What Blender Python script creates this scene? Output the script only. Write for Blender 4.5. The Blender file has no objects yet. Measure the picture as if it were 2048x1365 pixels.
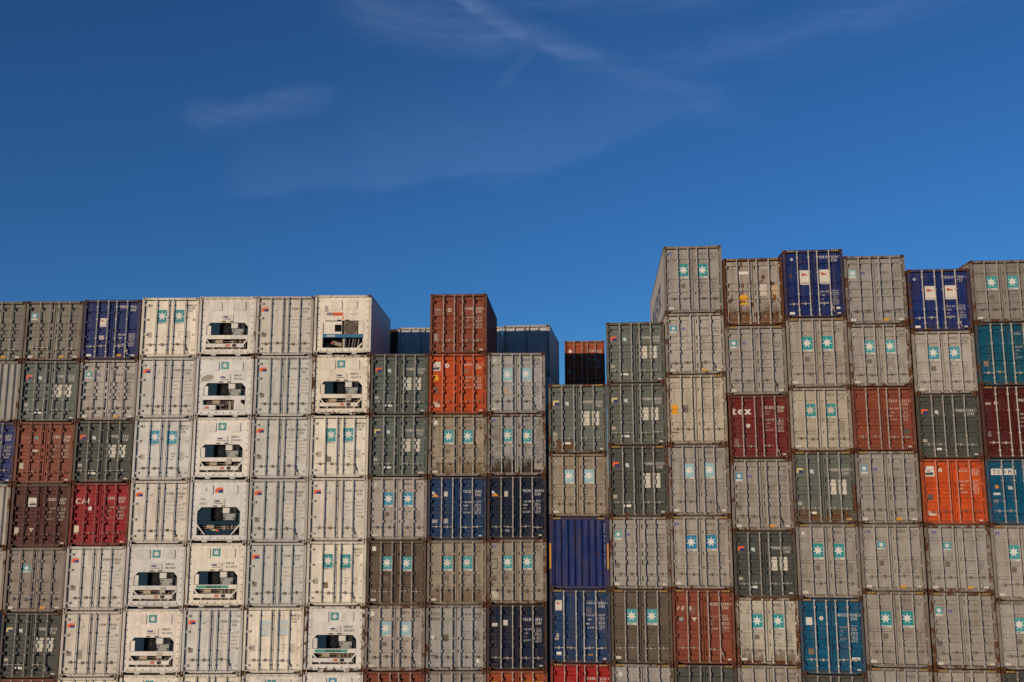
import bpy, bmesh, math, random
from mathutils import Vector, Matrix
random.seed(7)
R = math.radians
scene = bpy.context.scene
COL = scene.collection

# ------------------------------------------------------------------ camera
CAM_Z = 10.26
cam_data = bpy.data.cameras.new('camera')
cam_data.sensor_width = 36.0
cam_data.lens = 36.0 * 1862.57 / 2048.0
cam_data.clip_end = 20000.0
cam = bpy.data.objects.new('camera', cam_data)
COL.objects.link(cam)
cr, cu, cf = (Vector((0.99998867, 0.00461488, -0.00116662)), Vector((0.00186205, -0.15369418, 0.98811671)),
              Vector((-0.00438074, 0.98810769, 0.15370104)))
m = Matrix((cr, cu, -cf)).transposed().to_4x4()
m.translation = Vector((0, 0, CAM_Z))
cam.matrix_world = m
scene.camera = cam

# ------------------------------------------------------------------ sky, sun, exposure
SUN_EL, SUN_AZ = 3.7, 222.0          # low sun behind the camera's left shoulder (azimuth clockwise from +Y)
SKY_STRENGTH, SUN_STRENGTH = 0.135, 3.0
world = bpy.data.worlds.new('World')
scene.world = world
world.use_nodes = True
nt = world.node_tree
nt.nodes.clear()


def N(tree, kind, **kw):
    n = tree.nodes.new(kind)
    for k, val in kw.items():
        setattr(n, k, val)
    return n


def mth(tree, op, a, b=None, c=None, clamp=False):
    n = N(tree, 'ShaderNodeMath', operation=op)
    n.use_clamp = clamp
    for i, s in enumerate((a, b, c)):
        if s is None:
            continue
        if isinstance(s, (int, float)):
            n.inputs[i].default_value = s
        else:
            tree.links.new(s, n.inputs[i])
    return n.outputs[0]


sky = N(nt, 'ShaderNodeTexSky', sky_type='NISHITA', sun_disc=False)
sky.sun_elevation = R(SUN_EL)
sky.sun_rotation = R(SUN_AZ)
sky.altitude = 2200.0
sky.air_density = 1.0
sky.dust_density = 0.0
sky.ozone_density = 4.0
tc = N(nt, 'ShaderNodeTexCoord')
sep = N(nt, 'ShaderNodeSeparateXYZ')
nt.links.new(tc.outputs['Generated'], sep.inputs[0])
az = mth(nt, 'MULTIPLY', mth(nt, 'ARCTAN2', sep.outputs[0], sep.outputs[1]), 180 / math.pi)
el = mth(nt, 'MULTIPLY', mth(nt, 'ARCSINE', sep.outputs[2]), 180 / math.pi)
comb = N(nt, 'ShaderNodeCombineXYZ')
nt.links.new(az, comb.inputs[0])
nt.links.new(el, comb.inputs[1])
wn = N(nt, 'ShaderNodeTexNoise', noise_dimensions='2D')
wn.inputs['Scale'].default_value = 0.16
wn.inputs['Detail'].default_value = 3
nt.links.new(comb.outputs[0], wn.inputs['Vector'])
ws = N(nt, 'ShaderNodeVectorMath', operation='MULTIPLY_ADD')
nt.links.new(wn.outputs['Color'], ws.inputs[0])
ws.inputs[1].default_value = (2.2, 1.5, 0)
ws.inputs[2].default_value = (-1.1, -0.75, 0)
wa = N(nt, 'ShaderNodeVectorMath', operation='ADD')
nt.links.new(comb.outputs[0], wa.inputs[0])
nt.links.new(ws.outputs[0], wa.inputs[1])
psep = N(nt, 'ShaderNodeSeparateXYZ')
nt.links.new(wa.outputs[0], psep.inputs[0])
PX, PY = psep.outputs[0], psep.outputs[1]


def wisp(a1, e1, a2, e2, wu, wd, s, ends=2.0):
    """a cirrus streak: soft band between two directions (azimuth, elevation in degrees)"""
    L = math.hypot(a2 - a1, e2 - e1)
    dx, dy = (a2 - a1) / L, (e2 - e1) / L
    qx, qy = mth(nt, 'SUBTRACT', PX, a1), mth(nt, 'SUBTRACT', PY, e1)
    al = mth(nt, 'MULTIPLY_ADD', qx, dx, mth(nt, 'MULTIPLY', qy, dy))
    pe = mth(nt, 'MULTIPLY_ADD', qx, -dy, mth(nt, 'MULTIPLY', qy, dx))
    up = mth(nt, 'DIVIDE', mth(nt, 'MAXIMUM', pe, 0.0), wu)
    dn = mth(nt, 'DIVIDE', mth(nt, 'MINIMUM', pe, 0.0), wd)
    over = mth(nt, 'DIVIDE', mth(nt, 'MAXIMUM', mth(nt, 'SUBTRACT', mth(nt, 'ABSOLUTE', mth(nt, 'SUBTRACT', al, L / 2)), L / 2), 0.0), ends)
    q = mth(nt, 'ADD', mth(nt, 'ADD', mth(nt, 'MULTIPLY', up, up), mth(nt, 'MULTIPLY', dn, dn)), mth(nt, 'MULTIPLY', over, over))
    return mth(nt, 'MULTIPLY', mth(nt, 'EXPONENT', mth(nt, 'MULTIPLY', q, -1.0)), s)


WISPS = [(-5.5, 30.2, 0.3, 27.0, .75, .45, .40, 1), (0.3, 27.0, 4.9, 25.5, .9, .45, .29, 1.5), (4.9, 25.4, 10.2, 23.5, 1.1, 1.0, .17, 4),
         (-9.5, 28.0, -1.2, 27.0, 1.8, 1.1, .24, 2), (0.2, 26.9, 0.9, 25.7, .3, .3, .12, .4), (0.9, 25.7, -0.8, 24.4, .4, .5, .12, .7),
         (-19.8, 21.5, -12.9, 23.0, .55, 1.0, .22, 1), (11.5, 25.4, 25, 26.6, .9, .9, .15, 4), (1, 29.4, 12, 28.8, 1.1, 1.0, .16, 3)]
VEILS = [(-15.4, 17.3, -7.4, 18.2, 2.8, .2, .115, 2), (-8.4, 18.1, 2.2, 19.9, 4.4, .3, .15, 2.5), (1.2, 19.7, 8.6, 21.9, 3.6, .55, .13, 3)]
def mapr_w(v_):
    return mth(nt, 'MULTIPLY_ADD', v_, .35, .65)


cloud = None
for wsp in WISPS:
    w_ = wisp(*wsp)
    cloud = w_ if cloud is None else mth(nt, 'MAXIMUM', cloud, w_)
fn = N(nt, 'ShaderNodeTexNoise', noise_dimensions='2D')
fmap = N(nt, 'ShaderNodeMapping')
fmap.inputs['Rotation'].default_value = (0, 0, R(22))
fmap.inputs['Scale'].default_value = (0.22, 1.9, 1)
nt.links.new(wa.outputs[0], fmap.inputs['Vector'])
nt.links.new(fmap.outputs[0], fn.inputs['Vector'])
fn.inputs['Scale'].default_value = 0.9
fn.inputs['Detail'].default_value = 7
fn.inputs['Roughness'].default_value = 0.6
stre = N(nt, 'ShaderNodeMapRange')
nt.links.new(fn.outputs[0], stre.inputs[0])
stre.inputs[1].default_value, stre.inputs[2].default_value = 0.3, 0.7
stre.inputs[3].default_value, stre.inputs[4].default_value = 0.45, 1.2
cloud = mth(nt, 'MULTIPLY', cloud, stre.outputs[0])
veil = None
for wsp in VEILS:
    w_ = wisp(*wsp)
    veil = w_ if veil is None else mth(nt, 'MAXIMUM', veil, w_)
cloud = mth(nt, 'MAXIMUM', cloud, mth(nt, 'MULTIPLY', veil, mapr_w(stre.outputs[0])), clamp=True)
mixc = N(nt, 'ShaderNodeMix', data_type='RGBA', blend_type='ADD')
nt.links.new(cloud, mixc.inputs[0])
wb = N(nt, 'ShaderNodeMix', data_type='RGBA', blend_type='MULTIPLY')
wb.inputs[0].default_value = 1.0
nt.links.new(sky.outputs[0], wb.inputs[6])
wb.inputs[7].default_value = (0.96, 1.02, 1.12, 1)
nt.links.new(wb.outputs[2], mixc.inputs[6])
mixc.inputs[7].default_value = (0.88, 0.97, 1.18, 1)
CLOUD_MIX = mixc
bg = N(nt, 'ShaderNodeBackground')
nt.links.new(mixc.outputs[2], bg.inputs[0])
bg.inputs[1].default_value = SKY_STRENGTH
wo = N(nt, 'ShaderNodeOutputWorld')
nt.links.new(bg.outputs[0], wo.inputs[0])

sl = bpy.data.lights.new('sun', 'SUN')
sl.energy = SUN_STRENGTH
sl.angle = R(0.5)
sl.color = (1.0, 0.80, 0.57)
sun = bpy.data.objects.new('sun', sl)
COL.objects.link(sun)
to_sun = Vector((math.sin(R(SUN_AZ)) * math.cos(R(SUN_EL)), math.cos(R(SUN_AZ)) * math.cos(R(SUN_EL)), math.sin(R(SUN_EL))))
sun.rotation_euler = to_sun.to_track_quat('Z', 'Y').to_euler()
sun.location = to_sun * 100

vs = scene.view_settings
vs.view_transform = 'Standard'
vs.look = 'None'
vs.gamma = 1.0
vs.use_curve_mapping = False
vs.exposure = 0.22
scene.cycles.max_bounces = 3
scene.cycles.diffuse_bounces = 2
scene.cycles.glossy_bounces = 2
scene.cycles.use_denoising = True

# ------------------------------------------------------------------ materials
def new_mat(name):
    mt = bpy.data.materials.new(name)
    mt.use_nodes = True
    t = mt.node_tree
    t.nodes.clear()
    out = N(t, 'ShaderNodeOutputMaterial')
    p = N(t, 'ShaderNodeBsdfPrincipled')
    t.links.new(p.outputs[0], out.inputs[0])
    return mt, t, p


def noise(t, vec, scale, detail=3, rough=.55, sc=(1, 1, 1)):
    mp = N(t, 'ShaderNodeMapping')
    mp.inputs['Scale'].default_value = sc
    t.links.new(vec, mp.inputs['Vector'])
    n = N(t, 'ShaderNodeTexNoise')
    n.inputs['Scale'].default_value = scale
    n.inputs['Detail'].default_value = detail
    n.inputs['Roughness'].default_value = rough
    t.links.new(mp.outputs[0], n.inputs['Vector'])
    return n.outputs[0]


def mapr(t, v_, a, b, c, d):
    n = N(t, 'ShaderNodeMapRange')
    for i, s in ((0, v_), (1, a), (2, b), (3, c), (4, d)):
        if isinstance(s, (int, float)):
            n.inputs[i].default_value = s
        else:
            t.links.new(s, n.inputs[i])
    return n.outputs[0]


def mixrgb(t, f, a, b, blend='MIX'):
    n = N(t, 'ShaderNodeMix', data_type='RGBA', blend_type=blend)
    for i, s in ((0, f), (6, a), (7, b)):
        if isinstance(s, (int, float)):
            n.inputs[i].default_value = s
        elif isinstance(s, tuple):
            n.inputs[i].default_value = (*s, 1)[:4]
        else:
            t.links.new(s, n.inputs[i])
    return n.outputs[2]


def steel(name, rust_gain=1.0, dirt=.5, rough=.55, bump=.25, dents=True):
    """weathered paint over steel: base colour from the object's colour, rust amount from its alpha"""
    mt, t, p = new_mat(name)
    oi = N(t, 'ShaderNodeObjectInfo')
    co = N(t, 'ShaderNodeTexCoord')
    off = N(t, 'ShaderNodeVectorMath', operation='MULTIPLY_ADD')
    rv = N(t, 'ShaderNodeCombineXYZ')
    for i in range(3):
        t.links.new(oi.outputs['Random'], rv.inputs[i])
    t.links.new(rv.outputs[0], off.inputs[0])
    off.inputs[1].default_value = (91, 57, 73)
    t.links.new(co.outputs['Object'], off.inputs[2])
    vec = off.outputs[0]
    big = noise(t, vec, 1.6, 3)
    col = mixrgb(t, mapr(t, big, .3, .75, 0, .45), oi.outputs['Color'], mixrgb(t, 1.0, oi.outputs['Color'], (.80, .78, .74), 'MULTIPLY'))
    chalk = mixrgb(t, 1.0, mixrgb(t, 1.0, oi.outputs['Color'], (1.3, 1.3, 1.3), 'MULTIPLY'), (.008, .011, .014), 'ADD')
    col = mixrgb(t, mapr(t, big, .62, .4, 0, .35), col, chalk)
    # dirt washed down the doors
    age = oi.outputs['Alpha']
    st = noise(t, vec, 1.0, 4, .62, (7, 7, .55))
    col = mixrgb(t, mth(t, 'MULTIPLY', mapr(t, st, .46, .74, 0, dirt), mth(t, 'MULTIPLY_ADD', age, 1.9, .35), clamp=True), col, (.105, .072, .045))
    run = noise(t, vec, 1.0, 5, .7, (15, 15, .38))
    runm = mapr(t, run, mth(t, 'SUBTRACT', .76, mth(t, 'MULTIPLY', age, .20)), mth(t, 'SUBTRACT', .84, mth(t, 'MULTIPLY', age, .20)), 0, .75)
    col = mixrgb(t, runm, col, (.15, .062, .026))
    fine = noise(t, vec, 16, 2, .7)
    col = mixrgb(t, mapr(t, fine, .58, .75, 0, dirt * .7), col, (.08, .055, .035))
    # rust blotches
    ru = noise(t, vec, 3.2, 5, .68, (1.4, 1.4, .8))
    lo = mth(t, 'SUBTRACT', .80, mth(t, 'MULTIPLY', oi.outputs['Alpha'], .42 * rust_gain))
    hi = mth(t, 'ADD', lo, .07)
    rm = mapr(t, ru, lo, hi, 0, 1)
    rc = mixrgb(t, mapr(t, fine, .35, .65, 0, 1), (.165, .065, .026), (.05, .022, .013))
    col = mixrgb(t, rm, col, rc)
    t.links.new(col, p.inputs['Base Color'])
    t.links.new(mapr(t, rm, 0, 1, rough, .9), p.inputs['Roughness'])
    p.inputs['Specular IOR Level'].default_value = .15
    b1 = N(t, 'ShaderNodeBump')
    b1.inputs['Strength'].default_value = bump
    b1.inputs['Distance'].default_value = .012
    t.links.new(ru, b1.inputs['Height'])
    if dents:
        b2 = N(t, 'ShaderNodeBump')
        b2.inputs['Strength'].default_value = .35
        b2.inputs['Distance'].default_value = .05
        t.links.new(noise(t, vec, 1.7, 2), b2.inputs['Height'])
        t.links.new(b2.outputs[0], b1.inputs['Normal'])
    t.links.new(b1.outputs[0], p.inputs['Normal'])
    return mt


M_PAINT = steel('painted_steel', .8, .42)
M_FRAME = steel('frame_steel', 1.35, .6)
M_ROD = steel('galvanised_steel', .9, .35, .45, .1, False)


def plain(name, rgb, rough=.6, wear=.25, metal=0.0, spec=.3):
    mt, t, p = new_mat(name)
    co = N(t, 'ShaderNodeTexCoord')
    oi = N(t, 'ShaderNodeObjectInfo')
    off = N(t, 'ShaderNodeVectorMath', operation='ADD')
    t.links.new(co.outputs['Object'], off.inputs[0])
    rv = N(t, 'ShaderNodeCombineXYZ')
    t.links.new(mth(t, 'MULTIPLY', oi.outputs['Random'], 50.0), rv.inputs[0])
    t.links.new(rv.outputs[0], off.inputs[1])
    a = noise(t, off.outputs[0], 9, 5, .65)
    col = mixrgb(t, mapr(t, a, .42, .72, 0, wear), rgb, tuple(.5 * c + .015 for c in rgb))
    t.links.new(col, p.inputs['Base Color'])
    p.inputs['Roughness'].default_value = rough
    p.inputs['Metallic'].default_value = metal
    p.inputs['Specular IOR Level'].default_value = spec
    return mt


_pm = {}


def PM(rgb, wear=.25):
    key = tuple(round(c, 3) for c in rgb)
    if key not in _pm:
        _pm[key] = plain('print_%d' % len(_pm), rgb, wear=wear)
    return _pm[key]


WHITE, OFFW, BLACK, GREYT = (.72, .69, .63), (.58, .54, .47), (.03, .028, .026), (.13, .12, .11)
TEAL, TEALB, TEALG, AQUA, PALE = (.055, .31, .33), (.03, .27, .40), (.03, .26, .22), (.27, .48, .47), (.48, .57, .52)
ORANGE, NAVYT, YELLOW, BLUET = (.75, .13, .03), (.02, .025, .16), (.62, .30, .03), (.05, .08, .32)
M_DARK = plain('black_rubber', (.012, .011, .012), .8, .2)
M_UNITBLUE = plain('unit_blue_paint', (.006, .03, .055), .6, .3, 0, .1)
M_UNITDARK = plain('unit_dark_plastic', (.004, .004, .006), .7, .1, 0, .08)
M_UNITGREY = plain('unit_grey_box', (.68, .65, .58), .5, .2)
M_BAND = plain('unit_band_teal', (.08, .32, .27), .5, .3)
M_BANDBLUE = plain('unit_band_blue', (.03, .16, .30), .5, .2)
M_COPPER = plain('compressor_metal', (.25, .21, .16), .4, .4, .7)
M_CASTHOLE = plain('casting_hole_dark', (.008, .007, .006), .9, .1)

# ------------------------------------------------------------------ mesh helpers
_mesh = {}


def mk(name, verts, faces, mats, idx=None, smooth=False):
    me = bpy.data.meshes.new(name)
    me.from_pydata(verts, [], faces)
    for m_ in mats:
        me.materials.append(m_)
    if idx:
        me.polygons.foreach_set('material_index', idx)
    if smooth:
        me.polygons.foreach_set('use_smooth', [True] * len(me.polygons))
    me.update()
    return me


class MB:
    def __init__(s):
        s.v, s.f, s.i = [], [], []

    def box(s, x0, x1, y0, y1, z0, z1, i=0):
        b = len(s.v)
        s.v += [(x0, y0, z0), (x1, y0, z0), (x1, y1, z0), (x0, y1, z0), (x0, y0, z1), (x1, y0, z1), (x1, y1, z1), (x0, y1, z1)]
        for q in ((0, 1, 5, 4), (1, 2, 6, 5), (2, 3, 7, 6), (3, 0, 4, 7), (4, 5, 6, 7), (3, 2, 1, 0)):
            s.f.append(tuple(b + k for k in q))
            s.i.append(i)
        return s

    def prism(s, poly, y0, y1, i=0):
        """poly in (x,z), counter-clockwise seen from the front (-y)"""
        b, n = len(s.v), len(poly)
        s.v += [(x, y0, z) for x, z in poly] + [(x, y1, z) for x, z in poly]
        s.f.append(tuple(range(b, b + n)))
        s.f.append(tuple(range(b + 2 * n - 1, b + n - 1, -1)))
        s.i += [i, i]
        for k in range(n):
            k2 = (k + 1) % n
            s.f.append((b + k, b + n + k, b + n + k2, b + k2))
            s.i.append(i)
        return s

    def cyl(s, p0, p1, r, n=8, i=0):
        p0, p1 = Vector(p0), Vector(p1)
        d = (p1 - p0).normalized()
        a = d.orthogonal().normalized()
        c = d.cross(a)
        b = len(s.v)
        for p in (p0, p1):
            for k in range(n):
                th = 2 * math.pi * k / n
                s.v.append(tuple(p + r * (math.cos(th) * a + math.sin(th) * c)))
        for k in range(n):
            k2 = (k + 1) % n
            s.f.append((b + k, b + k2, b + n + k2, b + n + k))
            s.i.append(i)
        s.f.append(tuple(range(b + n - 1, b - 1, -1)))
        s.f.append(tuple(range(b + n, b + 2 * n)))
        s.i += [i, i]
        return s

    def mesh(s, name, *mats):
        return mk(name, s.v, s.f, mats, s.i)


def cached(key, fn):
    if key not in _mesh:
        _mesh[key] = fn()
    return _mesh[key]


def part(name, me, parent, color=None, loc=None, label=None):
    o = bpy.data.objects.new(name, me)
    o.parent = parent
    if color is not None:
        o.color = color
    if loc is not None:
        o.location = loc
    if label:
        o['label'] = label
    COL.objects.link(o)
    return o


# ------------------------------------------------------------------ lettering from the built-in font
_gl = {}


def glyph(ch):
    if ch not in _gl:
        cu_ = bpy.data.curves.new('g', 'FONT')
        cu_.body = ch
        cu_.resolution_u = 2
        cu_.fill_mode = 'FRONT'
        ob = bpy.data.objects.new('g', cu_)
        me = bpy.data.meshes.new_from_object(ob)
        vs_ = [(q.co.x, q.co.y) for q in me.vertices]
        fs = [tuple(pl.vertices) for pl in me.polygons]
        w0, w1 = min(q[0] for q in vs_), max(q[0] for q in vs_)
        vs_ = [(q[0] - w0, q[1]) for q in vs_]
        _gl[ch] = (vs_, fs, w1 - w0)
        bpy.data.objects.remove(ob)
        bpy.data.meshes.remove(me)
        bpy.data.curves.remove(cu_)
    return _gl[ch]


CAP = None


def text_shape(s, height, sx=.8, shear=0.0, bold=0.0):
    global CAP
    if CAP is None:
        CAP = max(q[1] for q in glyph('H')[0])
    k = height / CAP
    v, f, x = [], [], 0.0
    for ch in s:
        if ch == ' ':
            x += .38 * k * sx
            continue
        gv, gf, gw = glyph(ch)
        for dx in ((0.0,) if not bold else (0.0, bold)):
            b = len(v)
            v += [(x + dx + (px * sx + py * shear) * k, py * k) for px, py in gv]
            f += [tuple(b + q for q in fc) for fc in gf]
        x += (gw * sx + .13) * k + bold
    return v, f, x


# ------------------------------------------------------------------ container geometry
W2 = 1.219
HS, HH = 2.591, 2.896
DZ0, DZT = .155, .145      # door starts above the sill and stops under the header
Y_DOOR = .080            # face of a door panel behind the corner posts
GRV = {'C': [(.115, .165), (.375, .43), (.49, .545), (.605, .66), (.83, .885)], 'D': [(.205, .235), (.50, .532), (.69, .722)], 'F': []}
GDEP = {'C': .058, 'D': .05, 'F': 0}


def zv(h, v):
    return h * (1 - v)


def surf_y(kind, h, z, slope=.018):
    """depth of the door surface at height z"""
    y = Y_DOOR
    for a, b in GRV.get(kind, ()):
        z1, z0 = zv(h, a), zv(h, b)
        if z0 - slope < z < z1 + slope:
            k = min(1, (z - (z0 - slope)) / slope, ((z1 + slope) - z) / slope)
            y = max(y, Y_DOOR + GDEP[kind] * max(0, k))
    return y


def breaks(kind, h, slope=.018):
    r = []
    for a, b in GRV.get(kind, ()):
        z1, z0 = zv(h, a), zv(h, b)
        r += [z0 - slope, z0, z1, z1 + slope]
    return sorted(r)


def door_mesh(kind, h, side):
    def build():
        x0, x1 = (-1.092, -.014) if side < 0 else (.014, 1.092)
        zs = [DZ0] + breaks(kind, h) + [h - DZT]
        xi0, xi1 = x0 + .055, x1 - .055
        cols = [(x0, 0), (xi0, 0), (xi0 + .001, 1), (xi1 - .001, 1), (xi1, 0), (x1, 0)]
        v, f = [], []
        for x, g in cols:
            for z in zs:
                v.append((x, surf_y(kind, h, z) if g else Y_DOOR - .006, z))
        nz = len(zs)
        for i in range(len(cols) - 1):
            for j in range(nz - 1):
                a = i * nz + j
                f.append((a, a + nz, a + nz + 1, a + 1))
        # turned-in edges
        b = len(v)
        rim = [i * nz for i in range(len(cols))] + [(len(cols) - 1) * nz + j for j in range(1, nz)] \
            + [i * nz + nz - 1 for i in range(len(cols) - 2, -1, -1)] + [j for j in range(nz - 2, 0, -1)]
        for q in rim:
            v.append((v[q][0], .15, v[q][2]))
        n = len(rim)
        for k in range(n):
            k2 = (k + 1) % n
            f.append((rim[k2], rim[k], b + k, b + k2))
        return mk('door', v, f, [M_PAINT])
    return cached(('door', kind, h, side), build)


def gasket_mesh(h):
    def build():
        s = MB()
        s.box(-1.118, 1.118, .155, .165, DZ0 - .03, h - DZT + .03)
        return s.mesh('door_seal', M_DARK)
    return cached(('gask', h), build)


def frame_mesh(h, L, reefer, unit=False):
    def build():
        s = MB()
        hh = h - .005
        for sx in (-1, 1):
            a, b = sorted((sx * 1.118, sx * 1.217))
            s.box(a, b, .006, .11, .12, hh - .12)           # front post
            s.box(a, b, L - .11, L - .006, .12, hh - .12)   # rear post
            a, b = sorted((sx * 1.15, sx * 1.213))
            s.box(a, b, .18, L - .18, .02, .16)             # bottom side rail
            s.box(a, b, .18, L - .18, hh - .10, hh - .01)   # top side rail
            a, b = sorted((sx * 1.055, sx * 1.2175))
            for z0 in (0, hh - .118):
                s.box(a, b, L - .178, L, z0, z0 + .118)     # rear castings
        s.box(-1.118, 1.118, .012, .12, hh - .108, hh - .012)          # header
        # sill with the two notches next to the castings
        z1 = .130
        pts = [(-1.118, .10), (-1.0, .10), (-.93, .085), (-.84, .03), (.84, .03), (.93, .085), (1.0, .10), (1.118, .10), (1.118, z1), (-1.118, z1)]
        if unit:
            pts = [(-1.118, .115), (-1.0, .115), (-.93, .085), (-.62, .085), (-.62, .02), (-.42, .02), (-.42, .085), (.42, .085), (.42, .02), (.62, .02), (.62, .085),
                   (.93, .085), (1.0, .115), (1.118, .115), (1.118, .155), (-1.118, .155)]
        s.prism(pts, .012, .12)
        if not unit:
            s.box(-1.118, 1.118, .125, .2, .03, .15)
        s.box(-1.118, 1.118, L - .12, L - .02, .02, .16)
        s.box(-1.118, 1.118, L - .12, L - .02, hh - .12, hh - .01)
        return s.mesh('frame', M_FRAME)
    return cached(('frame', h, L, reefer, unit), build)


def casting_mesh():
    """corner casting 0.162 x 0.178 x 0.118 with an oval aperture in its face and one in its outer side"""
    def build():
        bm = bmesh.new()
        w, d, h = .165, .178, .117
        ring_o, ring_i = [], []
        n = 12
        for k in range(n):
            th = 2 * math.pi * (k + .5) / n
            c, s_ = math.cos(th), math.sin(th)
            q = min((w / 2) / abs(c) if abs(c) > 1e-6 else 9, (h / 2) / abs(s_) if abs(s_) > 1e-6 else 9)
            ring_o.append(bm.verts.new((c * q, 0, h / 2 + s_ * q)))
            ring_i.append(bm.verts.new((c * .030, 0, h / 2 + s_ * .040)))
        cor = [(-w / 2, 0), (w / 2, 0), (w / 2, h), (-w / 2, h)]
        back = [bm.verts.new((v.co.x, d, v.co.z)) for v in ring_o]
        deep = [bm.verts.new((v.co.x, .05, v.co.z)) for v in ring_i]
        for k in range(n):
            k2 = (k + 1) % n
            bm.faces.new((ring_o[k], ring_o[k2], ring_i[k2], ring_i[k]))
            bm.faces.new((ring_o[k2], ring_o[k], back[k], back[k2]))
            fc = bm.faces.new((ring_i[k], ring_i[k2], deep[k2], deep[k]))
            fc.material_index = 1
        fc = bm.faces.new(deep)
        fc.material_index = 1
        bm.faces.new(back[::-1])
        bmesh.ops.recalc_face_normals(bm, faces=bm.faces)
        me = bpy.data.meshes.new('corner_casting')
        bm.to_mesh(me)
        bm.free()
        me.materials.append(M_FRAME)
        me.materials.append(M_CASTHOLE)
        return me
    return cached('casting', build)


def side_mesh(h, L, reefer, sx):
    def build():
        v, f = [], []
        y, prof = .16, []
        if reefer:
            prof = [(.14, 1.206), (L - .14, 1.206)]
        else:
            dep = (1.203, 1.169)
            prof.append((.14, dep[0]))
            while y < L - .45:
                prof += [(y, dep[0]), (y + .07, dep[0]), (y + .14, dep[1]), (y + .21, dep[1])]
                y += .28
            prof.append((L - .14, dep[0]))
        for yy, x in prof:
            v += [(sx * x, yy, .15), (sx * x, yy, h - .09)]
        for k in range(len(prof) - 1):
            q = (2 * k, 2 * k + 2, 2 * k + 3, 2 * k + 1)
            f.append(q if sx > 0 else q[::-1])
        return mk('side_wall', v, f, [M_PAINT])
    return cached(('side', h, L, reefer, sx), build)


def roof_mesh(h, L, reefer):
    def build():
        v, f = [], []
        ys = [.1]
        if not reefer:
            y = .4
            while y < L - .5:
                ys += [y, y + .03, y + .12, y + .15]
                y += .28
        ys.append(L - .1)
        for k, y in enumerate(ys):
            z = h - .03 + (.015 if (not reefer and (k % 4) in (2, 3) and 0 < k < len(ys) - 1) else 0)
            v += [(-1.16, y, z), (1.16, y, z)]
        for k in range(len(ys) - 1):
            f.append((2 * k, 2 * k + 1, 2 * k + 3, 2 * k + 2))
        return mk('roof', v, f, [M_PAINT])
    return cached(('roof', h, L, reefer), build)


def end_mesh(h, L):
    def build():
        s = MB()
        s.box(-1.12, 1.12, L - .10, L - .07, .15, h - .1)
        return s.mesh('end_wall', M_PAINT)
    return cached(('end', h, L), build)


def front_wall_mesh(h):
    """closed front end: upright corrugations"""
    def build():
        v, f = [], []
        n, x0, x1 = 8, -1.118, 1.118
        p = (x1 - x0) / n
        prof = [(x0, .03)]
        for k in range(n):
            a = x0 + k * p
            prof += [(a + .10 * p, .03), (a + .30 * p, .03), (a + .52 * p, .085), (a + .78 * p, .085)]
        prof.append((x1, .03))
        for x, y in prof:
            v += [(x, y, DZ0 - .02), (x, y, h - DZT + .02)]
        for k in range(len(prof) - 1):
            f.append((2 * k, 2 * k + 2, 2 * k + 3, 2 * k + 1))
        return mk('end_wall', v, f, [M_PAINT])
    return cached(('fw', h), build)


ROD_U = {'C': (.24, .432, .572, .766), 'D': (.24, .432, .572, .766), 'F': (.252, .447, .556, .752)}


def rod_mesh(h):
    def build():
        s = MB()
        y = .012
        s.cyl((0, y, .075), (0, y, h - .055), .025, 8)
        for z in (.085, h - .095):                      # cam keepers at the ends
            s.box(-.038, .038, -.018, .06, z, z + .045)
        for z in (.30, .34 * h, .655 * h, h - .36):     # bearing brackets
            s.box(-.036, .036, -.014, Y_DOOR, z, z + .06)
        return s.mesh('lock_rod', M_ROD)
    return cached(('rod', h), build)


def handle_mesh(sign, droop=False):
    def build():
        s = MB()
        z = 0
        a, b = sorted((sign * .0, sign * .40))
        s.box(a, b, -.012, .004, -.011, .013)
        s.box(sign * .21 - .024, sign * .21 + .024, -.006, Y_DOOR - .004, -.055, .055)   # catch
        s.box(sign * .21 - .05, sign * .21 + .05, .02, Y_DOOR - .004, -.02, .02)
        s.box(sign * .02 - .032, sign * .02 + .032, -.02, .03, -.03, .03)                # hub on the rod
        return s.mesh('handle', M_ROD)
    return cached(('handle', sign), build)


def hinge_mesh(reefer, side):
    def build():
        s = MB()
        w = .16 if reefer else .06
        a, b = sorted((0, -side * w))
        s.box(a, b, .03, Y_DOOR - .007, -.045, .045)
        s.cyl((side * .012, .028, -.06), (side * .012, .028, .06), .018, 6)
        if reefer:
            for q in (.35, .75):
                s.box(-side * w * q - .012, -side * w * q + .012, .022, .031, -.02, .02)
        return s.mesh('hinge', M_ROD)
    return cached(('hinge', reefer, side), build)


def stripe_mesh():
    """yellow and black corner stripes of a high-cube box"""
    def build():
        v = [(0, 0, 0), (.30, 0, 0), (.30, 0, .07), (0, 0, .07)]
        f, idx = [(0, 1, 2, 3)], [0]
        for k in range(4):
            b = len(v)
            x = .01 + k * .075
            v += [(x, -.002, .004), (x + .034, -.002, .004), (x + .06, -.002, .066), (x + .026, -.002, .066)]
            f.append((b, b + 1, b + 2, b + 3))
            idx.append(1)
        return mk('hazard_stripe', v, f, [PM((.035, .03, .025)), PM((.62, .36, .07))], idx)
    return cached('stripe', build)


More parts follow.
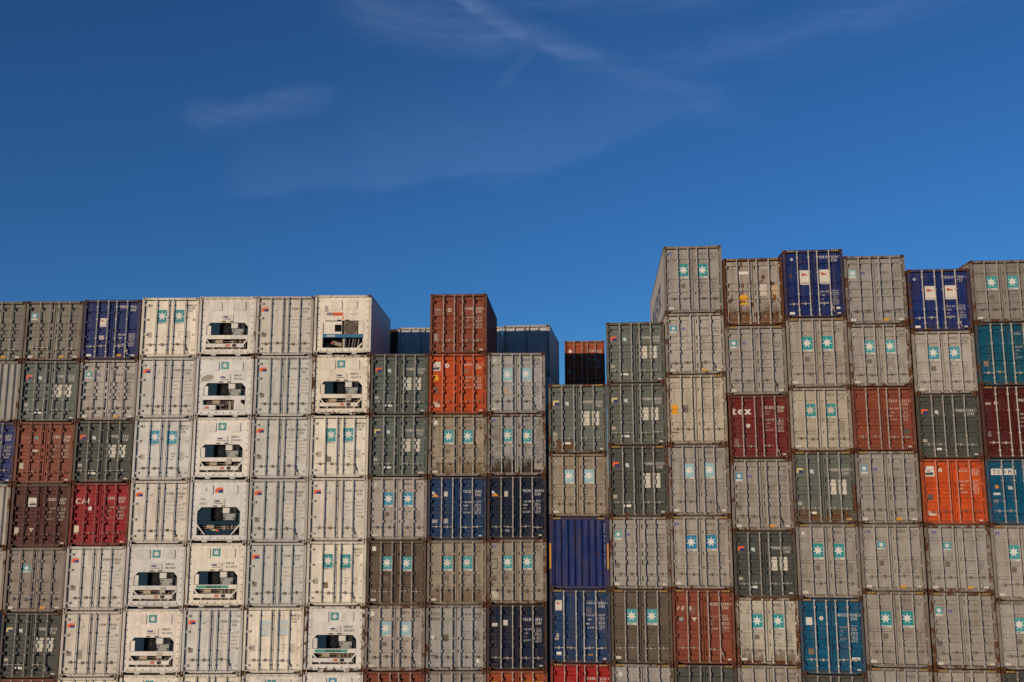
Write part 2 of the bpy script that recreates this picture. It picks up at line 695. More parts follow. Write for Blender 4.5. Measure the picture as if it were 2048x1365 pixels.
# ------------------------------------------------------------------ print on the doors
class Face:
    """places flat print on a container end, in fractions of its width (u) and height from the top (v)"""

    def __init__(s, root, kind, h, yfix=None):
        s.root, s.kind, s.h, s.yfix = root, kind, h, yfix

    def y(s, z):
        return (s.yfix if s.yfix is not None else surf_y(s.kind, s.h, z)) - .004

    def sticker(s, u0, u1, v0, v1, rgb, name='sticker', parent=None, lift=0.0):
        x0, x1, z0, z1 = (u0 - .5) * 2.438, (u1 - .5) * 2.438, zv(s.h, v1), zv(s.h, v0)
        zs = [z0] + [b for b in (breaks(s.kind, s.h) if s.yfix is None else []) if z0 < b < z1] + [z1]
        v = []
        for z in zs:
            v += [(x0, s.y(z) - lift, z), (x1, s.y(z) - lift, z)]
        f = [(2 * k, 2 * k + 1, 2 * k + 3, 2 * k + 2) for k in range(len(zs) - 1)]
        return part(name, mk(name, v, f, [PM(rgb)]), parent or s.root)

    def poly(s, pts, rgb, name='sticker', parent=None, lift=0.0):
        v = [((u - .5) * 2.438, s.y(zv(s.h, vv)) - lift, zv(s.h, vv)) for u, vv in pts]
        return part(name, mk(name, v, [tuple(range(len(v)))], [PM(rgb)]), parent or s.root)

    def disc(s, u, v, r, rgb, name='emblem', parent=None, lift=0.0, ry=None, n=14):
        x, z = (u - .5) * 2.438, zv(s.h, v)
        ry = ry or r
        yy = min(s.y(z), s.y(z + ry), s.y(z - ry)) - lift
        vs_ = [(x + r * math.cos(2 * math.pi * k / n), yy, z + ry * math.sin(2 * math.pi * k / n)) for k in range(n)]
        return part(name, mk(name, vs_, [tuple(range(n))], [PM(rgb)]), parent or s.root)

    def text(s, lines, rgb, name='lettering', parent=None, lift=0.0):
        """lines: (string, u_left, v_baseline, height in m, x-scale[, shear, bold, right-limit u])"""
        V, F = [], []
        for ln in lines:
            st, u, v, hgt, sx = ln[:5]
            sh = ln[5] if len(ln) > 5 else 0
            bo = ln[6] if len(ln) > 6 else 0
            tv, tf, tw = text_shape(st, hgt, sx, sh, bo)
            x0, z0, b = (u - .5) * 2.438, zv(s.h, v), len(V)
            for k, (px, pz) in enumerate(tv):
                V.append((x0 + px, s.y(z0 + pz) - lift, z0 + pz))
            F += [tuple(b + q for q in fc) for fc in tf]
        o = part(name, mk(name, V, F, [PM(rgb)]), parent or s.root)
        if name in ('serial_lettering', 'data_lettering'):
            o['kind'] = 'stuff'
        return o

    def star(s, u0, u1, v0, v1, rgb, strip=.031, fade=0.0, wordmark=True, name='logo_panel', starrgb=None):
        rgb = (rgb[0], rgb[1], max(rgb[2], rgb[1] * 1.08))
        ju, jv = random.uniform(-.004, .004), random.uniform(-.005, .005)
        u0, u1, v0, v1 = u0 + ju, u1 + ju, v0 + jv, v1 + jv
        p = s.sticker(u0, u1, v0, v1 + strip, (.56, .53, .47) if strip else rgb, name)
        if strip:
            s.sticker(u0, u1, v0, v1, rgb, 'panel_field', p, .0015)
        cx, cz = ((u0 + u1) / 2 - .5) * 2.438, (zv(s.h, v0) + zv(s.h, v1)) / 2
        rr = .47 * min((u1 - u0) * 2.438, (v1 - v0) * s.h)
        pts = []
        for k in range(14):
            th = math.pi / 2 + math.pi * k / 7
            r_ = rr if k % 2 == 0 else rr * .42
            pts.append((cx + r_ * math.cos(th), s.y(cz) - .0035, cz + r_ * math.sin(th)))
        pts.append((cx, s.y(cz) - .0035, cz))
        part('star', mk('star', pts, [(k, (k + 1) % 14, 14) for k in range(14)], [PM(starrgb or WHITE)]), p)
        if strip and wordmark:
            w = (u1 - u0) * 2.438
            s.text([('MAERSK', u0 + .006, v1 + strip * .85, strip * s.h * .62, .62, 0, .006)], (.10, .16, .22) if fade == 0 else (.3, .3, .28), 'wordmark', p, .003)
        return p


def rnum(n):
    return ''.join(random.choice('0123456789') for _ in range(n))


def code_text(F, code, num, typ, v, rgb, hgt=.105, u=.595, u2=.785):
    F.text([(code, u, v, hgt, .66, 0, .014), (num, u2, v, hgt, .56, 0, .014), (typ, u2 + .02, v + .052 * 2.6 / F.h, hgt * .95, .6, 0, .012)], rgb, 'serial_lettering')


def data_text(F, v, rgb, u=.60, u2=.785, n=4, step=.042, hgt=.055):
    heads = ['MAX.GW', 'TARE', 'NET', 'CU.CAP']
    L = []
    for k in range(n):
        L.append((heads[k % 4], u, v + k * step, hgt, .6, 0, .010))
        L.append((rnum(5) + ' KG', u2, v + k * step - step * .25, hgt * .8, .58, 0, .009))
        L.append((rnum(5) + ' LB', u2, v + k * step + step * .28, hgt * .8, .58, 0, .009))
    F.text(L, rgb, 'data_lettering')


def flag(F, u0, v0, a=ORANGE, b=NAVYT, w=.125, hv=.068):
    p = F.poly([(u0, v0 + hv), (u0 + w * .40, v0 + hv), (u0 + w * .40, v0 + hv * .45), (u0 + w, v0 + hv * .45), (u0 + w, v0), (u0 + w * .3, v0), (u0, v0 + hv * .3)], a, 'flag_emblem')
    F.sticker(u0 + w * .42, u0 + w, v0 + hv * .42, v0 + hv, b, 'flag_field', p, .0015)


def small_emblem(F, u, v, rgb):
    p = F.sticker(u, u + .055, v, v + .035, rgb, 'emblem')
    F.sticker(u + .012, u + .043, v + .012, v + .044, tuple(.5 * c + .2 for c in rgb), 'emblem_centre', p, .0015)


def grime_mat(name, rgb, dens):
    """a splashed stain that thins out upwards in ragged streaks"""
    mt, t, p = new_mat(name)
    co = N(t, 'ShaderNodeTexCoord')
    oi = N(t, 'ShaderNodeObjectInfo')
    off = N(t, 'ShaderNodeVectorMath', operation='ADD')
    rv = N(t, 'ShaderNodeCombineXYZ')
    t.links.new(mth(t, 'MULTIPLY', oi.outputs['Random'], 60.0), rv.inputs[0])
    t.links.new(co.outputs['Object'], off.inputs[0])
    t.links.new(rv.outputs[0], off.inputs[1])
    sp = N(t, 'ShaderNodeSeparateXYZ')
    t.links.new(co.outputs['Generated'], sp.inputs[0])
    a = noise(t, off.outputs[0], 1.0, 5, .65, (6, 6, 1.6))
    b = noise(t, off.outputs[0], 4.0, 5, .7)
    lvl = mth(t, 'ADD', mth(t, 'MULTIPLY', a, .9), mth(t, 'MULTIPLY', b, .5))
    m_ = mapr(t, mth(t, 'SUBTRACT', lvl, mth(t, 'MULTIPLY', sp.outputs[2], .62)), .28, .62, 0, dens)
    m_ = mth(t, 'MULTIPLY', m_, mapr(t, sp.outputs[2], .6, 1.0, 1, 0))
    p.inputs['Base Color'].default_value = (*rgb, 1)
    p.inputs['Roughness'].default_value = .9
    p.inputs['Specular IOR Level'].default_value = .1
    t.links.new(m_, p.inputs['Alpha'])
    return mt


M_GRIME = grime_mat('brown_grime', (.055, .038, .026), .85)
M_RUSTY = grime_mat('rust_wash', (.18, .075, .028), .68)
M_DUST = grime_mat('tan_dust', (.20, .14, .085), .6)


def grime(mat_, v0, v1, u0=.06, u1=.94):
    def g(F):
        o = F.sticker(u0, u1, v0, v1, (.05, .05, .05), 'stain', None, -.0015)
        o.data.materials[0] = mat_
    return g


# presets ------------------------------------------------------------
def m_two_stars(F, rgb=TEAL, fade=0, code='MSKU', emblem=None, dirty=None, lab=True, txt=GREYT, plate=True, typ='2261', star=None):
    hc = F.h > 2.7
    v0, v1 = (.255, .45) if not hc else (.268, .452)
    F.star(.247, .43, v0, v1, rgb, fade=fade, starrgb=star)
    F.star(.578, .76, v0, v1, rgb, fade=fade, starrgb=star)
    code_text(F, code, rnum(6)[:3] + ' ' + rnum(3), typ, .135, txt)
    data_text(F, .565, txt, n=3, step=.045)
    if emblem == 'white':
        F.sticker(.085, .15, .10, .165, WHITE)
    elif emblem == 'disc':
        F.disc(.115, .13, .075, OFFW)
    elif emblem == 'blue':
        small_emblem(F, .085, .095, BLUET)
    elif emblem == 'ring':
        e = F.disc(.115, .12, .06, GREYT)
        F.disc(.115, .12, .038, OFFW, 'emblem_centre', e, .0015)
    if plate:
        F.sticker(.285, .365, .56, .63, (.16, .13, .11))
    if lab:
        F.sticker(.07, .16, .905, .94, OFFW)
    if lab == 2:
        F.sticker(.86, .94, .91, .935, OFFW)


def m_small_star(F, rgb=TEAL, code='MSKU', yellow=True, blue=True, plate=0, typ='45G1', strip=.03):
    hc = F.h > 2.7
    F.star(.085, .195, .20, .29, rgb, strip=strip, wordmark=False, name='logo_panel')
    if blue:
        small_emblem(F, .285, .235, (.06, .06, .25))
    code_text(F, code, rnum(3) + ' ' + rnum(3), typ, .27, GREYT)
    data_text(F, .405, (.17, .155, .14), n=4, step=.055)
    if plate:
        F.sticker(.08, .16, .64, .71, (.16, .13, .115))
    F.sticker(.07, .155, .915, .95, OFFW)
    if yellow:
        F.sticker(.60, .695, .915, .95, YELLOW)
    F.sticker(.86, .94, .92, .945, OFFW)


def m_mid_star(F, rgb=TEAL, code='MSKU', yellow=True):
    F.star(.275, .395, .27, .365, rgb, strip=.02, wordmark=False)
    small_emblem(F, .115, .10, (.05, .06, .26))
    code_text(F, code, rnum(3) + ' ' + rnum(3), '22G1', .13, GREYT)
    data_text(F, .56, (.16, .145, .13), n=3, step=.045)
    F.sticker(.29, .36, .55, .63, (.15, .12, .10))
    F.sticker(.07, .155, .915, .95, OFFW)
    if yellow:
        F.sticker(.60, .695, .915, .95, YELLOW)
    F.sticker(.86, .94, .92, .945, OFFW)


def m_flag_dry(F, a=ORANGE, b=NAVYT, panels=True, low=None, code='PONU', typ='2261'):
    flag(F, .055, .235, a, b)
    p = F.sticker(.29, .345, .255, .30, (.50, .58, .55), 'emblem')
    F.poly([(.30, .30), (.335, .265), (.352, .318)], (.55, .60, .57), 'emblem_centre', p, .0015)
    code_text(F, code, rnum(6), typ, .28, OFFW, .115)
    if panels:
        for u0, u1 in ((.575, .70), (.745, .865)):
            q = F.sticker(u0, u1, .395, .60, (.60, .56, .47), 'data_panel')
            F.text([(t_, u0 + .012, .44 + k * .047, .045, .6, 0, .003) for k, t_ in enumerate(['MAX.GW', 'TARE', 'NET', 'CU.CAP'] if u0 < .7 else [rnum(5), rnum(5), rnum(5), rnum(4)])], (.2, .19, .17), 'data_lettering', q, .003)
    F.sticker(.25, .37, .835, .868, WHITE)
    F.sticker(.06, .14, .70, .745, (.40, .35, .27))
    if low:
        F.sticker(.84, .95, .92, .95, low)
    else:
        F.sticker(.87, .94, .925, .945, OFFW)


def m_reefer_flag(F, emb=True, grey=True, worn=False):
    flag(F, .075, .19)
    if emb:
        p = F.sticker(.30, .365, .20, .255, (.60, .58, .52), 'emblem')
        F.poly([(.305, .25), (.36, .25), (.36, .205), (.35, .205), (.35, .24), (.305, .24)], (.10, .22, .20), 'emblem_mark', p, .0015)
    code_text(F, 'PONU', rnum(6) + ' ' + rnum(1), '2251', .23, (.16, .15, .135), .095, .615, .785)
    q = F.sticker(.585, .735, .36, .64, (.62, .59, .53), 'data_panel')
    F.text([(t_, .61, .405 + k * .063, .05, .6, 0, .010) for k, t_ in enumerate(['MAX.GROSS', 'TARE', 'PAYLOAD', 'CU'])], (.18, .17, .15), 'data_lettering', q, .002)
    for k in range(5):
        q = F.sticker(.785, .925, .365 + k * .055, .408 + k * .055, (.62, .59, .53), 'data_panel')
        F.text([(rnum(5) + ' KG', .80, .40 + k * .055, .05, .6, 0, .010)], (.25, .23, .2), 'data_lettering', q, .002)
    if grey:
        F.sticker(.095, .175, .615, .685, (.20, .17, .14))


def m_reefer_stars(F, rgb=TEAL, fade=0, emblem=True, star=None):
    F.star(.262, .445, .205, .415, rgb, fade=fade, strip=.03, starrgb=star)
    F.star(.560, .745, .205, .415, rgb, fade=fade, strip=.03, starrgb=star)
    F.text([('MWCU', .79, .15, .095, .58, 0, .012), (rnum(3) + ' ' + rnum(3), .79, .195, .085, .55, 0, .012), ('2251', .80, .24, .08, .6, 0, .012)], (.16, .15, .13), 'serial_lettering')
    data_text(F, .585, (.30, .28, .25), .64, .77, 3, .045, .05)
    if emblem:
        e = F.disc(.145, .135, .06, GREYT)
        F.disc(.145, .135, .03, WHITE, 'emblem_centre', e, .0015)
    F.sticker(.11, .19, .58, .67, (.40, .36, .30))


def m_white_code(F, code, v=.27, typ='2261', rgb=(.62, .55, .47), data=.40, hgt=.115, labels=((.07, .16, .60, .68, (.36, .34, .28)),)):
    code_text(F, code, rnum(6) + ' ' + rnum(1), typ, v, rgb, hgt)
    if data:
        data_text(F, data, rgb, n=4, step=.055, hgt=.07)
    for l_ in labels:
        F.sticker(*l_)
    F.sticker(.87, .93, .925, .945, OFFW)


# ------------------------------------------------------------------ reefer machinery end
def ngon_plate(outer, inner, y0, y1):
    bm = bmesh.new()
    fo = [bm.verts.new((x, y0, z)) for x, z in outer]
    fi = [bm.verts.new((x, y0, z)) for x, z in inner]
    e = [bm.edges.new((fo[k], fo[(k + 1) % len(fo)])) for k in range(len(fo))]
    e += [bm.edges.new((fi[k], fi[(k + 1) % len(fi)])) for k in range(len(fi))]
    bmesh.ops.triangle_fill(bm, edges=e, use_beauty=True)
    bi = [bm.verts.new((x, y1, z)) for x, z in inner]
    for k in range(len(fi)):
        k2 = (k + 1) % len(fi)
        bm.faces.new((fi[k], fi[k2], bi[k2], bi[k]))
    bmesh.ops.recalc_face_normals(bm, faces=bm.faces)
    for f_ in bm.faces:
        if abs(f_.normal.y) > .9 and f_.normal.y > 0:
            f_.normal_flip()
    me = bpy.data.meshes.new('end_panel')
    bm.to_mesh(me)
    bm.free()
    me.materials.append(M_PAINT)
    return me


def X(u):
    return (u - .5) * 2.438


def reefer_unit(root, h, col, style, marks):
    """style: 'std' (blue box, light rail), 'band' (teal rail), 'dark' (all-blue shroud), 'open' (no lower rail), 'old' (flat-front unit)"""
    Z = lambda v: zv(h, v)
    F = Face(root, 'F', h, .062)
    octo = [(X(.135), Z(.885)), (X(.865), Z(.885)), (X(.865), Z(.51)), (X(.80), Z(.44)), (X(.205), Z(.44)), (X(.135), Z(.51))]
    if style == 'old':
        octo = [(X(.15), Z(.885)), (X(.855), Z(.885)), (X(.855), Z(.43)), (X(.20), Z(.43)), (X(.15), Z(.47))]
    outer = [(-1.10, .13), (1.10, .13), (1.10, h - .075), (-1.10, h - .075)]
    part('end_panel', cached(('epanel', style == 'old'), lambda: ngon_plate(outer, octo, .062, .42)), root, col)

    def cav():
        return MB().box(X(.12), X(.88), .40, .43, Z(.9), Z(.43)).mesh('recess', M_UNITDARK)
    part('recess', cached('cavity', cav), root)

    def bolts():
        s = MB()
        for k in range(7):
            for z in (.19, h - .115):
                s.cyl((-.93 + .31 * k, .046, z), (-.93 + .31 * k, .063, z), .024, 6)
        for k in range(8):
            for x in (-1.05, 1.05):
                s.cyl((x, .046, .35 + .28 * k), (x, .063, .35 + .28 * k), .022, 6)
        return s.mesh('bolt_row', PM((.09, .07, .05)))
    b_ = part('bolt_row', cached('bolts', bolts), root)
    b_['kind'] = 'stuff'

    def acc():
        s = MB()
        w, hh, c = .27, .20, .05
        poly = [(-w + c, -hh), (w - c, -hh), (w, -hh + c), (w, hh - c), (w - c, hh), (-w + c, hh), (-w, hh - c), (-w, -hh + c)]
        s.prism(poly, -.028, .0)
        return s.mesh('access_panel', M_PAINT)
    for u in ((.28, .70) if style != 'old' else (.37, .63)):
        part('access_panel', cached('acc', acc), root, col, (X(u), .0615, Z(.165)))

    def np_():
        return MB().box(-.26, .26, -.02, 0, -.135, .135).mesh('name_plate', M_PAINT)
    if style != 'old':
        o = part('name_plate', cached('npl', np_), root, col, (X(.49), .0615, Z(.355)))
        G = Face(o, 'F', h, .030)
        # (offsets undone: print is placed in container coordinates)
        for q in (G.disc(.46, .345, .10, (.05, .06, .22), 'maker_oval', ry=.038), G.text([('Carrier', .43, .352, .035, .7)], WHITE, 'maker_lettering', lift=.003),
                  G.sticker(.42, .55, .375, .384, (.2, .19, .2), 'maker_strip')):
            q.location = (-X(.49), -.0615 - .021, -Z(.355))
    for u in (.40, .54):
        F.sticker(u, u + .07, .415, .433, (.015, .013, .012), 'drain_slot')

    # the cooling unit itself
    def blue():
        s = MB()
        s.box(X(.215), X(.36), .10, .39, Z(.70), Z(.447))
        return s.mesh('condenser_cover', M_UNITBLUE)
    part('condenser_cover', cached('blue', blue), root)

    def fanbox():
        s = MB()
        s.box(X(.362), X(.565), .27, .39, Z(.70), Z(.445))
        return s.mesh('fan_housing', M_UNITDARK)

    def fan():
        s = MB()
        n, r = 16, .205
        c = (X(.463), Z(.555))
        for k in range(n):
            a, b = 2 * math.pi * k / n, 2 * math.pi * (k + 1) / n
            s.cyl((c[0] + r * math.cos(a), .25, c[1] + r * math.sin(a)), (c[0] + r * math.cos(b), .25, c[1] + r * math.sin(b)), .012, 5)
        for k in range(4):
            a = math.pi * k / 4
            s.cyl((c[0] - r * math.cos(a), .245, c[1] - r * math.sin(a)), (c[0] + r * math.cos(a), .245, c[1] + r * math.sin(a)), .006, 4)
        for rr in (.07, .14):
            for k in range(n):
                a, b = 2 * math.pi * k / n, 2 * math.pi * (k + 1) / n
                s.cyl((c[0] + rr * math.cos(a), .25, c[1] + rr * math.sin(a)), (c[0] + rr * math.cos(b), .25, c[1] + rr * math.sin(b)), .007, 4)
        return s.mesh('fan_guard', PM((.035, .038, .045)))

    def ctrl():
        s = MB()
        s.box(X(.572), X(.685), .045, .38, Z(.535), Z(.452))
        return s.mesh('control_box', M_UNITGREY)

    def ctrl2():
        s = MB()
        s.box(X(.585), X(.79), .055, .38, Z(.645), Z(.545))
        s.box(X(.625), X(.745), .040, .06, Z(.632), Z(.60))
        s.box(X(.60), X(.78), .045, .06, Z(.585), Z(.555))
        s.box(X(.588), X(.612), .046, .06, Z(.638), Z(.595), 1)
        s.box(X(.758), X(.785), .046, .06, Z(.638), Z(.60), 1)
        s.box(X(.605), X(.64), .040, .05, Z(.58), Z(.562), 1)
        return s.mesh('display_box', PM((.34, .345, .31)), PM((.05, .05, .055)))

    def beam(m_):
        return lambda: MB().box(X(.135) + .002, X(.865) - .002, .050, .16, Z(.715), Z(.65)).mesh('cross_beam', m_)

    def low():
        s = MB()
        s.box(X(.14), X(.80), .055, .12, Z(.85), Z(.79))
        return s.mesh('lower_rail', M_PAINT)

    def diag(sx):
        def b():
            s = MB()
            x0, x1 = (.135, .275) if sx < 0 else (.865, .725)
            p = [(X(x0), Z(.735)), (X(x0), Z(.70)), (X(x1), Z(.862)), (X(x1), Z(.885))]
            if sx < 0:
                p = [p[0], p[3], p[2], p[1]]
            s.prism(p, .053, .11)
            return s.mesh('brace', M_PAINT)
        return b

    def comp():
        s = MB()
        s.cyl((X(.60), .25, Z(.885)), (X(.60), .25, Z(.735)), .11, 12)
        s.cyl((X(.36), .22, Z(.80)), (X(.50), .22, Z(.80)), .075, 10)
        return s.mesh('compressor', M_COPPER)

    def plumbing():
        s = MB()
        for k, (u, v_) in enumerate(((.30, .76), (.33, .78), (.44, .75), (.52, .76), (.66, .74), (.70, .77), (.73, .75), (.76, .78))):
            s.cyl((X(u), .17 + .02 * (k % 3), Z(.885)), (X(u + (.03 if k % 2 else -.02)), .2, Z(.72)), .012 + .006 * (k % 3), 6)
        for v_ in (.745, .775, .86):
            s.cyl((X(.18), .2, Z(v_)), (X(.82), .2, Z(v_ + .01)), .013, 6)
        return s.mesh('pipework', PM((.33, .26, .19)))

    def grille():
        s = MB()
        for k in range(9):
            z = Z(.455 + k * .021)
            s.box(X(.695), X(.795), .16, .18, z - .012, z + .006)
        return s.mesh('intake_grille', PM((.10, .105, .11)))

    def loom():
        s = MB()
        pts = [(X(.795), .15, Z(.64)), (X(.81), .12, Z(.58)), (X(.83), .11, Z(.54)), (X(.845), .12, Z(.60)), (X(.84), .13, Z(.645))]
        for a, b in zip(pts, pts[1:]):
            s.cyl(a, b, .014, 6)
        return s.mesh('cable_loom', PM((.02, .02, .02)))

    def motor():
        s = MB()
        s.box(X(.30), X(.42), .14, .34, Z(.775), Z(.725))
        return s.mesh('terminal_box', PM((.42, .33, .22)))

    def cable():
        s = MB()
        for k in range(3):
            r = .10 - k * .025
            for q in range(10):
                a, b = 2 * math.pi * q / 10, 2 * math.pi * (q + 1) / 10
                s.cyl((X(.80) + r * .6 * math.cos(a), .12, Z(.82) + r * math.sin(a)), (X(.80) + r * .6 * math.cos(b), .12, Z(.82) + r * math.sin(b)), .014, 5)
        return s.mesh('cable_coil', PM((.35, .32, .27)))

    def endbox():
        s = MB()
        s.box(X(.145), X(.212), .08, .3, Z(.645), Z(.49))
        return s.mesh('vent_cover', M_PAINT)

    def eyebox():
        s = MB()
        s.box(X(.80), X(.856), .13, .3, Z(.65), Z(.53))
        return s.mesh('side_cover', M_UNITBLUE)

    if style != 'old':
        part('fan_housing', cached('fanbox', fanbox), root)
        part('fan_guard', cached('fan', fan), root)
        part('control_box', cached('ctrl', ctrl), root)
        part('display_box', cached('ctrl2', ctrl2), root)
        part('side_cover', cached('eyeb', eyebox), root)
        part('compressor', cached('comp', comp), root)
        part('terminal_box', cached('motor', motor), root)
        part('pipework', cached('plumb', plumbing), root)
        part('intake_grille', cached('grille', grille), root)
        part('cable_loom', cached('loom', loom), root)
    if style in ('std', 'band', 'plain'):
        part('vent_cover', cached('endb', endbox), root, col)
        bmx = part('cross_beam', cached('beam', beam(M_PAINT)), root, col)
        if style == 'band':
            s = MB().box(X(.18), X(.72), .046, .051, Z(.705), Z(.66))
            bd = part('colour_band', cached('band', lambda: s.mesh('colour_band', M_BAND)), bmx)
            F.text([('MAERSK', .35, .702, .10, .95, .1, .012)], (.02, .04, .04), 'band_lettering', bmx, .016)
        elif style == 'std':
            part('data_pocket', cached('pocket', lambda: MB().box(X(.59), X(.68), .035, .049, Z(.755), Z(.665)).mesh('data_pocket', PM((.44, .40, .33)))), root)
        part('brace', cached('dl', diag(-1)), root, col)
        part('brace', cached('dr', diag(1)), root, col)
        lr = part('lower_rail', cached('low', low), root, col)
        Q = Face(lr, 'F', h, .055)
        Q.sticker(.49, .56, .80, .84, (.55, .16, .10), 'warning_sticker')
        Q.sticker(.60, .67, .797, .843, (.02, .018, .018), 'inspection_slot')
        part('cable_coil', cached('cable', cable), root)
    elif style == 'dark':
        def shroud():
            s = MB()
            s.prism([(X(.14), Z(.66)), (X(.17), Z(.72)), (X(.83), Z(.72)), (X(.86), Z(.66))], .05, .2)
            return s.mesh('lower_shroud', M_UNITBLUE)
        part('lower_shroud', cached('shroud', shroud), root)
        part('side_cover', cached('sh2', lambda: MB().box(X(.145), X(.212), .11, .3, Z(.655), Z(.49)).mesh('side_cover', M_UNITBLUE)), root)
        part('brace', cached('dl', diag(-1)), root, col)
        part('brace', cached('dr', diag(1)), root, col)
        part('drain_pan', cached('pan', lambda: MB().box(X(.26), X(.72), .09, .3, Z(.875), Z(.80)).mesh('drain_pan', M_UNITBLUE)), root)
        F2 = Face(root, 'F', h, .088)
        F2.sticker(.40, .46, .79, .815, (.5, .42, .16), 'warning_sticker')
        F2.sticker(.47, .51, .785, .825, (.55, .10, .07), 'warning_sticker')
    elif style == 'open':
        bmx = part('cross_beam', cached('beam', beam(M_PAINT)), root, col)
        part('vent_cover', cached('endb', endbox), root, col)
        part('battery_box', cached('battb', lambda: MB().box(X(.14), X(.36), .05, .3, Z(.88), Z(.80)).mesh('battery_box', M_PAINT)), root, col)
        part('power_box', cached('powb', lambda: MB().prism([(X(.68), Z(.88)), (X(.86), Z(.88)), (X(.86), Z(.80)), (X(.79), Z(.76)), (X(.79), Z(.716)), (X(.68), Z(.716))], .05, .3).mesh('power_box', M_PAINT)), root, col)
        Face(root, 'F', h, .048).sticker(.18, .24, .825, .86, (.55, .14, .10), 'warning_sticker')
    else:   # old flat-front unit with a big round fan opening
        part('control_door', cached('cdoor', lambda: MB().box(X(.165), X(.485), .07, .3, Z(.655), Z(.445)).mesh('control_door', M_PAINT)), root, col)
        part('control_window', cached('cwin', lambda: MB().box(X(.36), X(.475), .055, .07, Z(.615), Z(.50)).mesh('control_window', M_UNITDARK)), root)
        part('fan_housing', cached('fh2', lambda: MB().box(X(.515), X(.75), .12, .3, Z(.655), Z(.44)).mesh('fan_housing', PM((.20, .16, .12)))), root)

        def bigfan():
            s = MB()
            c, r, n = (X(.632), Z(.548)), .25, 20
            for k in range(n):
                a, b = 2 * math.pi * k / n, 2 * math.pi * (k + 1) / n
                s.cyl((c[0] + r * math.cos(a), .11, c[1] + r * math.sin(a)), (c[0] + r * math.cos(b), .11, c[1] + r * math.sin(b)), .014, 5)
            for k in range(-5, 6):
                x = k * .042
                q = math.sqrt(max(0, r * r - x * x))
                s.cyl((c[0] + x, .112, c[1] - q), (c[0] + x, .112, c[1] + q), .006, 4)
            return s.mesh('fan_guard', PM((.10, .08, .06)))
        part('fan_guard', cached('bigfan', bigfan), root)
        part('side_panel', cached('spn', lambda: MB().box(X(.775), X(.853), .05, .3, Z(.655), Z(.435)).mesh('side_panel', M_PAINT)), root, col)
        bb = part('colour_band', cached('bband', lambda: MB().box(X(.152), X(.853), .04, .15, Z(.715), Z(.662)).mesh('colour_band', M_BANDBLUE)), root)
        Face(root, 'F', h, .040).sticker(.22, .37, .672, .705, (.45, .48, .5), 'band_label')
        part('receiver_tank', cached('tank', lambda: MB().cyl((X(.53), .18, Z(.88)), (X(.53), .18, Z(.73)), .10, 14).mesh('receiver_tank', M_COPPER)), root)
        part('compressor', cached('comp2', lambda: MB().cyl((X(.32), .22, Z(.79)), (X(.48), .22, Z(.83)), .09, 10).mesh('compressor', PM((.36, .30, .22)))), root)

        def pipes():
            s = MB()
            for k, u in enumerate((.60, .66, .70, .76)):
                s.cyl((X(u), .2, Z(.88)), (X(u + .02), .2, Z(.73)), .018 + .01 * (k % 2), 6)
            return s.mesh('pipework', PM((.24, .23, .22)))
        part('pipework', cached('pipes', pipes), root)
        part('brace', cached('oldbr', lambda: MB().prism([(X(.75), Z(.885)), (X(.79), Z(.885)), (X(.853), Z(.82)), (X(.853), Z(.79))], .036, .09).mesh('brace', M_PAINT)), root, col)
        F2 = Face(root, 'F', h, .035)
        F2.sticker(.30, .335, .79, .82, (.6, .10, .09), 'warning_sticker', lift=-.05)
        part('belly_plate', cached('belly', lambda: MB().box(X(.152), X(.31), .16, .3, Z(.88), Z(.80)).mesh('belly_plate', M_UNITDARK)), root)
    marks(F)


def u_star(rgb=TEALG, code='MWCU', grime=False):
    def f(F):
        F.star(.425, .56, .095, .215, rgb, strip=0, wordmark=False)
        F.text([(code, .66, .335, .085, .62, 0, .013), (rnum(3) + ' ' + rnum(3) + ' ' + rnum(1), .66, .39, .085, .56, 0, .013)], (.14, .13, .12), 'serial_lettering')
        if grime:
            F.poly([(.08, .36), (.20, .30), (.29, .31), (.30, .345), (.24, .40), (.10, .42)], (.34, .31, .26), 'scuff_patch')
    return f


def u_none(F):
    F.text([('-', .485, .12, .2, .6)], (.3, .28, .25), 'serial_lettering')


def u_flag(F):
    flag(F, .425, .13, w=.135, hv=.085)
    F.text([('PONU', .17, .325, .07, .65, 0, .004), (rnum(6) + ' ' + rnum(1), .17, .40, .08, .6, 0, .004)], (.25, .22, .19), 'serial_lettering')
    e = F.disc(.28, .165, .20, (.60, .55, .47), 'emblem')
    F.text([('-K', .25, .185, .11, .6, 0, .006)], (.25, .22, .2), 'emblem_mark', e, .03)


def u_pando(F):
    p = F.sticker(.215, .31, .30, .345, (.04, .04, .13), 'name_panel')
    F.text([('P&O', .222, .34, .07, .75, 0, .006)], WHITE, 'name_lettering', p, .002)
    q = F.sticker(.315, .50, .295, .35, ORANGE, 'name_panel')
    F.text([('Nedlloyd', .325, .342, .07, .62, 0, .004)], (.45, .05, .02), 'name_lettering', q, .002)
    F.sticker(.175, .235, .18, .29, (.42, .37, .33))
    F.text([('PONU ' + rnum(6), .61, .335, .06, .6)], (.4, .36, .3), 'serial_lettering')
    F.sticker(.485, .515, .365, .41, (.70, .20, .09), 'warning_sticker')


# ------------------------------------------------------------------ container
LIGHT_ROD = (.50, .46, .40)


def lerp(a, b, k):
    return tuple(x + (y - x) * k for x, y in zip(a, b))


